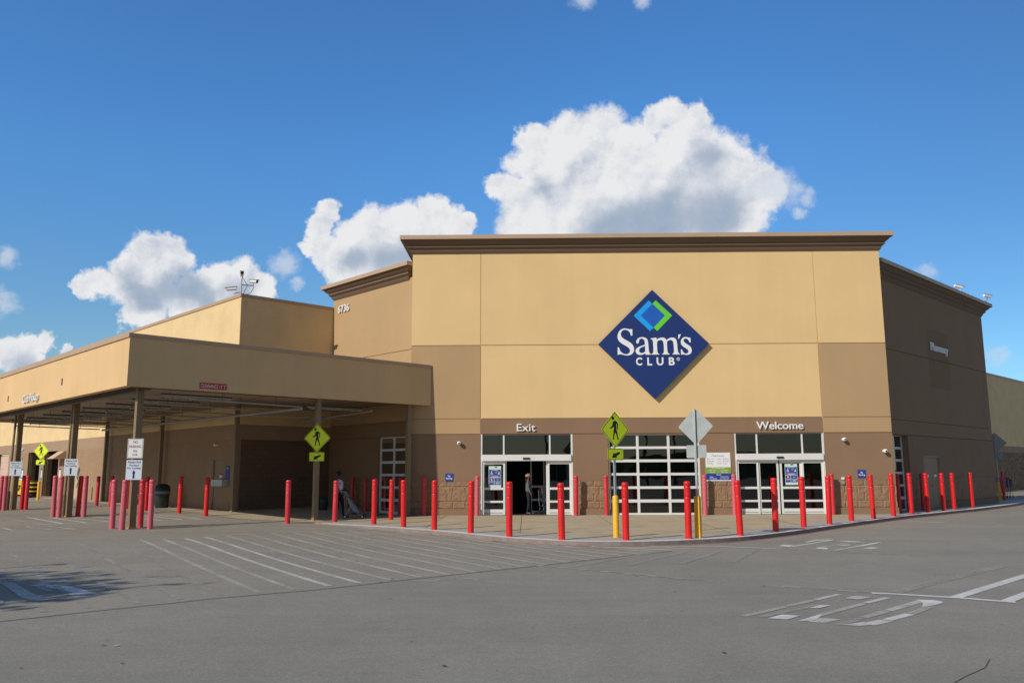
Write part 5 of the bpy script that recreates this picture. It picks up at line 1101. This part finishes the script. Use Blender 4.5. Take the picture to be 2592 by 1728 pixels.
PP_ = lambda k: [('Please Pull', 0, .21 * k, .38 * k, .065 * k, INK, .02), ('Forward', 0, .115 * k, .28 * k, .062 * k, INK, .02), ('For Loading', 0, .01 * k, .40 * k, .075 * k, INK, .02)]
plate_sign('loading_sign', (-12.42, 26.27, 1.93), rad(8), .48, .62, 'pale Please Pull Forward For Loading sign on the corner column below the fire lane sign', PP_(1), SIGNGREY, None, True, group='loading signs on the canopy columns')
plate_sign('fire_lane_sign', (-12.42, 26.27, 2.60), rad(8), .475, .62, 'white No Parking Fire Lane sign with maroon border on the corner column', [('NO', 0, .16, .14, .085, DARKRED, .01), ('PARKING', 0, .02, .36, .085, DARKRED, .01), ('FIRE', 0, -.11, .12, .06, DARKRED, .01), ('LANE', 0, -.22, .15, .06, DARKRED, .01)], WHITE, DARKRED)
plate_sign('loading_sign', (-17.92, 32.60, 2.06), rad(10), .50, .65, 'pale Please Pull Forward sign on the middle of the three left columns', PP_(1.03), SIGNGREY, None, True, group='loading signs on the canopy columns')
plate_sign('loading_sign', (-23.60, 38.24, 2.04), rad(10), .50, .65, 'pale Please Pull Forward sign on the column nearest the left edge of the photo', PP_(1.03), SIGNGREY, None, True, group='loading signs on the canopy columns')

# ------------------------------------------------------------------ bins, stroller, carts, garage goods
def bin_(loc, s, label, bag=True):
    e_ = empty('rubbish_bin', loc, 0, label, 'rubbish bin'); mb = MB(); mb.lathe((0, 0, 0), [(.001, 0), (.24 * s, 0), (.27 * s, .03), (.31 * s, .72 * s)], BINM, 22); mb.build('body', e_)
    if bag: mb = MB(); mb.lathe((0, 0, 0), [(.316 * s, .60 * s), (.325 * s, .66 * s), (.322 * s, .74 * s)], BAGM, 22); mb.build('bin_liner', e_)
    mb = MB(); mb.lathe((0, 0, 0), [(.33 * s, .72 * s), (.33 * s, .78 * s), (.29 * s, .92 * s), (.18 * s, 1.01 * s), (.001, 1.04 * s)], BINM, 22); mb.build('lid', e_)
bin_((-16.9, 38.7, g(-16.9, 38.7)), 1.08, 'dark green rubbish bin with domed lid against the shaded canopy wall')
bin_((-8.82, 36.40, .12), .62, 'small dark bin deep in shade behind the crossing sign column', False)
e_ = empty('standpipe', (-19.1, 41.2, g(-19.1, 41.2)), 0, 'small grey pipe fitting on the wall behind the corner bollards', 'pipe'); mb = MB(); mb.path([(-.12, 0, 0), (-.12, 0, .35), (.1, 0, .38), (.12, 0, .0)], .03, GALV, 8); mb.build('pipe', e_); mb = MB(); mb.tube((-.05, 0, .38), (-.05, -.01, .58), .10, .07, GALV, 12); mb.build('valve', e_)

def stroller(loc, rz):
    e_ = empty('stroller', loc, rz, 'light folding stroller with pale grey-blue seat pushed by the woman', 'stroller')
    fr = MB()
    for y in (-.2, .2):
        fr.tube((-.30, y, 1.02), (.28, y, .20), .013, .013, CARTG, 8); fr.tube((-.22, y, .08), (.02, y, .56), .013, .013, CARTG, 8); fr.tube((.05, y, .30), (.42, y, .08), .013, .013, CARTG, 8); fr.tube((-.22, y, .08), (-.26, y, .95), .008, .008, CARTG, 6)
        fr.tube((-.30, y, 1.02), (-.42, y, 1.06), .02, .02, RUBBER, 8)
    fr.tube((-.22, -.2, .1), (-.22, .2, .1), .01, .01, CARTG, 6); fr.tube((.40, -.2, .1), (.40, .2, .1), .01, .01, CARTG, 6); fr.build('frame', e_)
    s = MB(); A = [(-.19, .80), (-.12, .62), (-.02, .42), (.08, .27), (.26, .23)]
    for i in range(4): s.face([(A[i][0], -.15, A[i][1]), (A[i + 1][0], -.15, A[i + 1][1]), (A[i + 1][0], .15, A[i + 1][1]), (A[i][0], .15, A[i][1])], FABRIC)
    for y in (-.15, .15): s.face([(-.19, y, .80), (-.12, y, .60), (-.02, y, .40), (.08, y, .27), (.26, y, .23), (.18, y, .38), (.02, y, .52), (-.08, y, .68)], FABRIC)
    s.build('seat', e_)
    s = MB(); s.face([(-.20, -.16, .82), (-.02, -.17, .74), (-.02, .17, .74), (-.20, .16, .82)], CL_BLACK); s.build('hood', e_)
    s = MB(); s.box(IDF, -.02, .28, -.15, .15, .15, .20, pbr('maroon_fabric', (.12, .01, .02), .9)); s.build('basket', e_)
    for x in (-.22, .42):
        for y in (-.2, .2):
            wv_ = MB()
            for yy in (-.022, .022): wv_.tube((x, y + yy - .008, .07), (x, y + yy + .008, .07), .07, .07, RUBBER, 16); wv_.tube((x, y + yy - .012, .07), (x, y + yy + .012, .07), .035, .035, LWHITE, 12)
            wv_.build('wheel', e_)
stroller((-6.62, 31.85, .105), rad(3))

def cart(loc, rz, label, basket, group):
    e_ = empty('shopping_cart', loc, rz, label, 'shopping cart', group)
    mb = MB(); T = [(-.42, -.26, 1.0), (.45, -.22, .92), (.45, .22, .92), (-.42, .26, 1.0)]; B_ = [(-.38, -.20, .60), (.40, -.17, .52), (.40, .17, .52), (-.38, .20, .60)]
    for L_ in (T, B_):
        for a, b in zip(L_, L_[1:] + L_[:1]): mb.tube(a, b, .012, .012, basket, 6)
    for i in range(4):
        a0, a1, b0, b1 = Vector(T[i]), Vector(T[(i + 1) % 4]), Vector(B_[i]), Vector(B_[(i + 1) % 4]); n = 10 if i % 2 == 0 else 6
        for k in range(n): t = k / n; mb.tube(a0.lerp(a1, t), b0.lerp(b1, t), .005, .005, basket, 4)
        for t in (.33, .66): mb.tube(a0.lerp(b0, t), a1.lerp(b1, t), .006, .006, basket, 4)
    mb.build('basket', e_)
    mb = MB()
    for y in (-.2, .2): mb.path([(-.44, y, 1.0), (-.40, y, .30), (.42, y, .20)], .013, CARTG, 6); mb.tube((-.35, y, .55), (-.1, y, .25), .01, .01, CARTG, 6)
    mb.build('frame', e_); mb = MB(); mb.tube((-.46, -.26, 1.04), (-.46, .26, 1.04), .018, .018, SIGNRED, 8); mb.build('handle', e_)
    for x in (-.38, .40):
        for y in (-.2, .2): q = MB(); q.tube((x, y - .015, .065), (x, y + .015, .065), .065, .065, RUBBER, 12); q.tube((x, y, .07), (x, y, .24), .012, .012, CARTG, 6); q.build('wheel', e_)
    return e_
gi = 'carts seen inside behind the glass'
k0 = cart((.98, 35.0, .115), rad(20), 'shopping cart inside the exit doorway behind the woman in the headscarf', CARTG, gi)
for (x, y, a, l) in ((4.7, 35.3, 15, 'cart inside the sunlit roller window, left of its middle'), (5.5, 35.9, 165, 'cart inside the sunlit roller window, near its middle'), (6.5, 35.2, 20, 'cart inside the sunlit roller window, at its right side'), (4.0, 36.4, 100, 'cart deeper inside the sunlit roller window at its left side')):
    c = copy_tree(k0); c.location = (x, y, .11); c.rotation_euler.z = rad(a); c['label'] = l
gb = 'blue carts nested beyond the right end of the building'
b0 = cart((28.9, 52.3, .05), rad(50), 'dark blue shopping cart beyond the right building end, nearest of the nested row', CARTB, gb); b0.scale = (1.25, 1.25, 1.2)
for k in range(1, 5):
    c = copy_tree(b0); c.location = (28.9 + k * .38, 52.3 + k * .36, .05); c['label'] = 'dark blue shopping cart in the nested row beyond the building end, ' + ['second', 'third', 'fourth', 'farthest'][k - 1] + ' along'
# tyres and yellow display by the garage
TYL = pbr('tyre_rubber', (.018, .018, .02), .7, .1, 8)
def torus_mesh(mb, c, R_, r_, mat, n=22, m_=8):
    vs = [(c[0] + (R_ + r_ * math.cos(b)) * math.cos(a), c[1] + (R_ + r_ * math.cos(b)) * math.sin(a), c[2] + r_ * math.sin(b)) for a in [2 * math.pi * i / n for i in range(n)] for b in [2 * math.pi * j / m_ for j in range(m_)]]
    mb.mesh(vs, [(i * m_ + j, ((i + 1) % n) * m_ + j, ((i + 1) % n) * m_ + (j + 1) % m_, i * m_ + (j + 1) % m_) for i in range(n) for j in range(m_)], mat, True)
tx, ty = -31.6, 53.1; tz = g(tx, ty)
for k in range(4):
    e_ = empty('tyre', (tx, ty, tz + .14 + k * .26), 0, ['black tyre at the bottom of the stack by the garage bay', 'second tyre up in the stack by the garage bay, with yellow label', 'third tyre up in the stack by the garage bay, with yellow label', 'topmost tyre of the stack by the garage bay, with yellow label'][k], 'tyre', 'tyres stacked by the garage bay')
    mb = MB(); torus_mesh(mb, (0, 0, 0), .26, .13, TYL); mb.build('casing', e_)
    if k: mb = MB(); mb.tube((.05, 0, -.045), (.05, 0, .045), .395, .395, YELPL, 22, False); mb.build('paper_label', e_)
dx_, dy_ = UV(63.6, 15.9)
ds = empty('display_cart', (*UV(63.4, 15.6), .3), rad(135), 'yellow tyre display stand with black lettering in front of the garage window', 'display')
mb = MB(); mb.box(IDF, -.75, .75, -.3, .3, .12, 1.05, YELPL); mb.build('panel', ds, None, .03)
mb = MB(); put_poly(mb, [[(-.3, -.1), (.3, .25), (.5, .2), (.1, -.15)]], (0, .305, .5), (-1, 0, 0), ZU, (0, 1, 0), BLACK, .004); put_text(mb, 'op', (.1, .31, .55), (-1, 0, 0), ZU, (0, 1, 0), .4, .2, BLACK, 0, .03); mb.build('lettering', ds)
for x in (-.5, .1): q = MB(); q.tube((x, 0, 1.05), (x, 0, 1.3), .2, .06, WHITE, 10); q.build('sack', ds)
for x in (-.6, .6): q = MB(); q.tube((x, -.2, .06), (x, .2, .06), .07, .07, RUBBER, 12); q.build('wheel', ds)

# ------------------------------------------------------------------ people
def skinned(name, verts, edges, radii, mats, pick, sub=2):
    me = bpy.data.meshes.new('sk'); me.from_pydata(verts, edges, []); o = bpy.data.objects.new('sk', me); C.objects.link(o)
    md = o.modifiers.new('s', 'SKIN'); md.use_smooth_shade = True
    sv = me.skin_vertices[0].data
    for i, r in enumerate(radii): sv[i].radius = r if isinstance(r, tuple) else (r, r); sv[i].use_root = (i == 0)
    sb = o.modifiers.new('b', 'SUBSURF'); sb.levels = sub; sb.render_levels = sub
    bpy.context.view_layer.update()
    m2 = bpy.data.meshes.new_from_object(o.evaluated_get(bpy.context.evaluated_depsgraph_get())); m2.name = name
    bpy.data.objects.remove(o); bpy.data.meshes.remove(me)
    m2.materials.clear()
    for q in mats: m2.materials.append(q)
    for p in m2.polygons: p.material_index = pick(p.center); p.use_smooth = True
    q = bpy.data.objects.new(name, m2); C.objects.link(q); return q
def person(loc, rz, H, label, skin, legs, shoes, top_mat, pose, hair=None, scarf=None):
    k = H / 1.72
    e_ = empty('person', loc, rz, label, 'person')
    # faces +x ; y is left
    V = []; E = []; Rr = []
    def add(p, r, link=None): V.append(tuple(c * k for c in p)); Rr.append(tuple(c * k for c in r) if isinstance(r, tuple) else r * k); i = len(V) - 1; (E.append((link, i)) if link is not None else None); return i
    pel = add((0, 0, .93), (.12, .15)); wa = add((0.0, 0, 1.08), (.10, .125), pel); ch = add((.01, 0, 1.28), (.115, .145), wa); sh = add((-.01, 0, 1.41), (.075, .11), ch); nk = add((.0, 0, 1.475), .05, sh); n2 = add((.015, 0, 1.53), .052, nk)
    hd_ = add((.03, 0, 1.60), (.085, .075), n2); tp = add((.02, 0, 1.685), (.075, .065), hd_)
    nose = add((.115, 0, 1.60), .014, hd_)
    for sgn, leg, arm in ((1, pose['l_leg'], pose['l_arm']), (-1, pose['r_leg'], pose['r_arm'])):
        hip = add((0, .09 * sgn, .88), .095, pel); kn = add((leg[0], .09 * sgn, .50), .062, hip); an = add((leg[1], .09 * sgn, leg[2] + .09), .038, kn); he = add((leg[1] - .02, .09 * sgn, leg[2] + .045), .038, an); to = add((leg[1] + .16, .10 * sgn, leg[2] + .03), (.03, .042), he)
        s0 = add((-.01, .16 * sgn, 1.39), .055, sh); el = add(arm[0], .038, s0); wr = add(arm[1], .026, el)
        d = (Vector(arm[1]) - Vector(arm[0])).normalized(); pa = add(tuple(Vector(arm[1]) + d * .055), (.030, .016), wr)
        for f, (sx_, L_) in enumerate(((-.022, .058), (-.008, .07), (.008, .068), (.022, .055))): add(tuple(Vector(arm[1]) + d * (.07 + L_) + Vector((sx_, 0, -.012))), .0085, pa)
        add(tuple(Vector(arm[1]) + d * .075 + Vector((.045, 0, .005))), .010, wr)
    mats = [skin, legs, shoes]
    def pick(c): z = c.z / k; return 2 if z < .075 else (1 if z < .97 and abs(c.y) < .20 * k and not (z > .62 and abs(c.y) > .165 * k) else 0)
    o = skinned('body', V, E, Rr, mats, pick); o.parent = e_
    # top: own skinned garment a little larger than the torso and upper arms
    V, E, Rr = [], [], []
    pel = add((0, 0, .90), (.150, .180)); wa = add((0, 0, 1.08), (.135, .160), pel); ch = add((.02, 0, 1.27), (.145, .165), wa); sh = add((-.01, 0, 1.405), (.09, .125), ch); add((0, 0, 1.455), .062, sh)
    for sgn, arm in ((1, pose['l_arm']), (-1, pose['r_arm'])):
        s0 = add((-.01, .165 * sgn, 1.395), .072, sh); el = add(tuple(Vector(arm[0]) * 1.0), .058, s0)
        if pose['long']: add(tuple(Vector(arm[0]).lerp(Vector(arm[1]), .92)), .042, el)
    t = skinned('sweater' if pose['long'] else 'blouse', V, E, Rr, [top_mat], lambda c: 0); t.parent = e_
    # face details
    mb = MB()
    for y in (-.03, .03): mb.lathe((.098 * k, y * k, 1.615 * k), [(.001, -.008), (.01, -.004), (.01, .004), (.001, .008)], WHITE, 8)
    mb.build('eyes', e_); mb = MB(); mb.lathe((.103 * k, 0, 1.555 * k), [(.001, -.006), (.018, 0), (.001, .006)], pbr('lips', (.2, .05, .05), .5), 10); mb.build('mouth', e_)
    if hair:
        mb = MB(); 
        for (c, r) in hair: 
            mb.lathe((c[0] * k, c[1] * k, c[2] * k), [(r * k * math.sin(a * math.pi / 9) + .0005, -r * k * math.cos(a * math.pi / 9)) for a in range(10)], HAIR, 14)
        mb.build('hair', e_)
    if scarf:
        mb = MB()
        for (c, r) in scarf: mb.lathe((c[0] * k, c[1] * k, c[2] * k), [(r * k * math.sin(a * math.pi / 9) + .0005, -r * k * math.cos(a * math.pi / 9)) for a in range(10)], CL_SCARF, 14)
        mb.build('headscarf', e_)
    return e_
person((-7.18, 32.1, .105), rad(-4), 1.72, 'woman with black bun, white blouse and black trousers pushing a stroller under the canopy', SKIN2, CL_BLACK, SANDAL, CL_WHITE,
       dict(long=False, l_leg=(.12, .16, 0), r_leg=(-.02, -.14, .01), l_arm=((.06, .2, 1.16), (.24, .18, 1.02)), r_arm=((-.02, -.22, 1.14), (.14, -.22, .93))), hair=[((-.005, 0, 1.66), .098), ((-.10, 0, 1.70), .062), ((.0, 0, 1.74), .06)])
person((.08, 34.35, .115), rad(-8), 1.62, 'woman in patterned headscarf, grey sweater and black trousers standing in the exit doorway', SKIN, CL_BLACK, pbr('brown_sandals', (.20, .11, .08), .7), CL_GREY,
       dict(long=True, l_leg=(.06, .08, 0), r_leg=(.03, -.04, 0), l_arm=((.03, .2, 1.12), (.14, .19, .90)), r_arm=((.02, -.22, 1.12), (.12, -.22, .88))), hair=[((-.06, 0, 1.56), .075), ((-.09, 0, 1.46), .06)], scarf=[((.0, 0, 1.67), .098), ((-.05, 0, 1.64), .085)])

# ------------------------------------------------------------------ what stands around and behind the photographer: mirrored in the glass, or casting the shade at lower left
def tree(loc, H, R_, nleaf, label, seed, group=None, clump=30):
    rnd = random.Random(seed); e_ = empty('shade_tree', loc, 0, label, 'tree', group)
    mb = MB(); mb.tube((0, 0, -.1), (.1, 0, H * .45), H * .03, H * .02, BARK, 10)
    cl = []
    for i in range(clump):
        a = rnd.random() * 6.283; rr = R_ * math.sqrt(rnd.random()) * .85; z = H * (.42 + .5 * rnd.random()); f = 1 - abs((z / H - .65)) * 1.3
        cl.append((math.cos(a) * rr * f, math.sin(a) * rr * f, z))
    for c in cl[:12]: mb.tube((.1, 0, H * .42), c, H * .012, H * .004, BARK, 6)
    mb.build('trunk', e_)
    mb = MB()
    for i in range(nleaf):
        c = cl[rnd.randrange(clump)]; s_ = R_ * .20; p = Vector((c[0] + rnd.gauss(0, s_), c[1] + rnd.gauss(0, s_), c[2] + rnd.gauss(0, s_ * .7)))
        a = Vector((rnd.gauss(0, 1), rnd.gauss(0, 1), rnd.gauss(0, 1))).normalized(); b = a.cross(Vector((rnd.gauss(0, 1), rnd.gauss(0, 1), rnd.gauss(0, 1)))).normalized(); q = R_ * .045 * (.6 + rnd.random())
        mb.face([p - a * q, p + b * q * .6, p + a * q, p - b * q * .6], LEAF)
    mb.build('crown', e_)
tree((-18.7, 4.7, 0), 8.4, 3.0, 14000, 'broad leafy tree just outside the left of the photo, its shade falling on the asphalt', 3)
def pole(loc, H, label, arms=True):
    e_ = empty('utility_pole', loc, 0, label, 'utility pole', 'poles behind the photographer'); mb = MB(); mb.tube((0, 0, 0), (.1, 0, H), .16, .10, WOOD, 10); mb.build('pole', e_)
    if arms: mb = MB(); mb.box(IDF, -1.2, 1.2, -.06, .06, H - .9, H - .75, WOOD); mb.build('crossarm', e_); mb = MB(); mb.tube((.35, 0, H - 2.3), (.35, 0, H - 1.4), .2, .2, STEEL, 10); mb.build('transformer', e_)
for i, (x, y, H) in enumerate(((-7.4, -22, 15), (2.5, -38, 13), (6.2, -36, 13), (14, -30, 13), (18, -34, 14))): pole((x, y, 0), H, ['tall dark utility pole mirrored in the left exit transom pane', 'utility pole mirrored at the left in the roller window', 'utility pole mirrored near the middle of the roller window', 'utility pole mirrored in the middle welcome transom pane', 'utility pole mirrored at the right of the welcome transom'][i])
mb = MB()
for z in (9.5, 10.3, 11.2): mb.path([(-60, -30, z), (-7.4, -22, z + .4), (3, -29, z - .5), (14, -30, z), (60, -34, z)], .03, STEEL, 5)
o = mb.build('overhead_wires'); setp(o, 'sagging overhead wires between the poles mirrored in the glass', 'wires')
def slim_pole(loc, H, label): e_ = empty('lamp_post', loc, 0, label, 'lamp post', 'lamp posts left of the photographer'); mb = MB(); mb.tube((0, 0, 0), (0, 0, H), .045, .03, GALV, 8); mb.build('pole', e_); mb = MB(); mb.box(IDF, -.02, .3, -.05, .05, H - .05, H + .03, STEEL); mb.build('lamp_head', e_)
slim_pole((-9.48 - 8.2 / math.tan(rad(31.8)) * .723, 16.97 - 8.2 / math.tan(rad(31.8)) * .691, 0), 8.2, 'thin post beyond the left edge casting the upper of two line shadows')
slim_pole((-6.03 - 9 / math.tan(rad(31.8)) * .723, 14.2 - 9 / math.tan(rad(31.8)) * .691, 0), 9.0, 'thin post beyond the left edge casting the lower of two line shadows')
mbh = MB(); rnd = random.Random(4); vs = []; n = 120
for i in range(n + 1):
    a = math.pi * (1.02 + .96 * i / n); r0 = 120; h = 4.3 + 1.1 * math.sin(i * .19) + .8 * math.sin(i * .53 + 1) + rnd.random() * .9
    vs += [(math.cos(a) * r0, math.sin(a) * r0, -1), (math.cos(a) * (r0 + 6), math.sin(a) * (r0 + 6), h), (math.cos(a) * (r0 + 40), math.sin(a) * (r0 + 40), -1)]
mbh.mesh(vs, [(i * 3 + j, (i + 1) * 3 + j, (i + 1) * 3 + j + 1, i * 3 + j + 1) for i in range(n) for j in range(2)], LEAF)
o = mbh.build('hills'); setp(o, kind='structure')
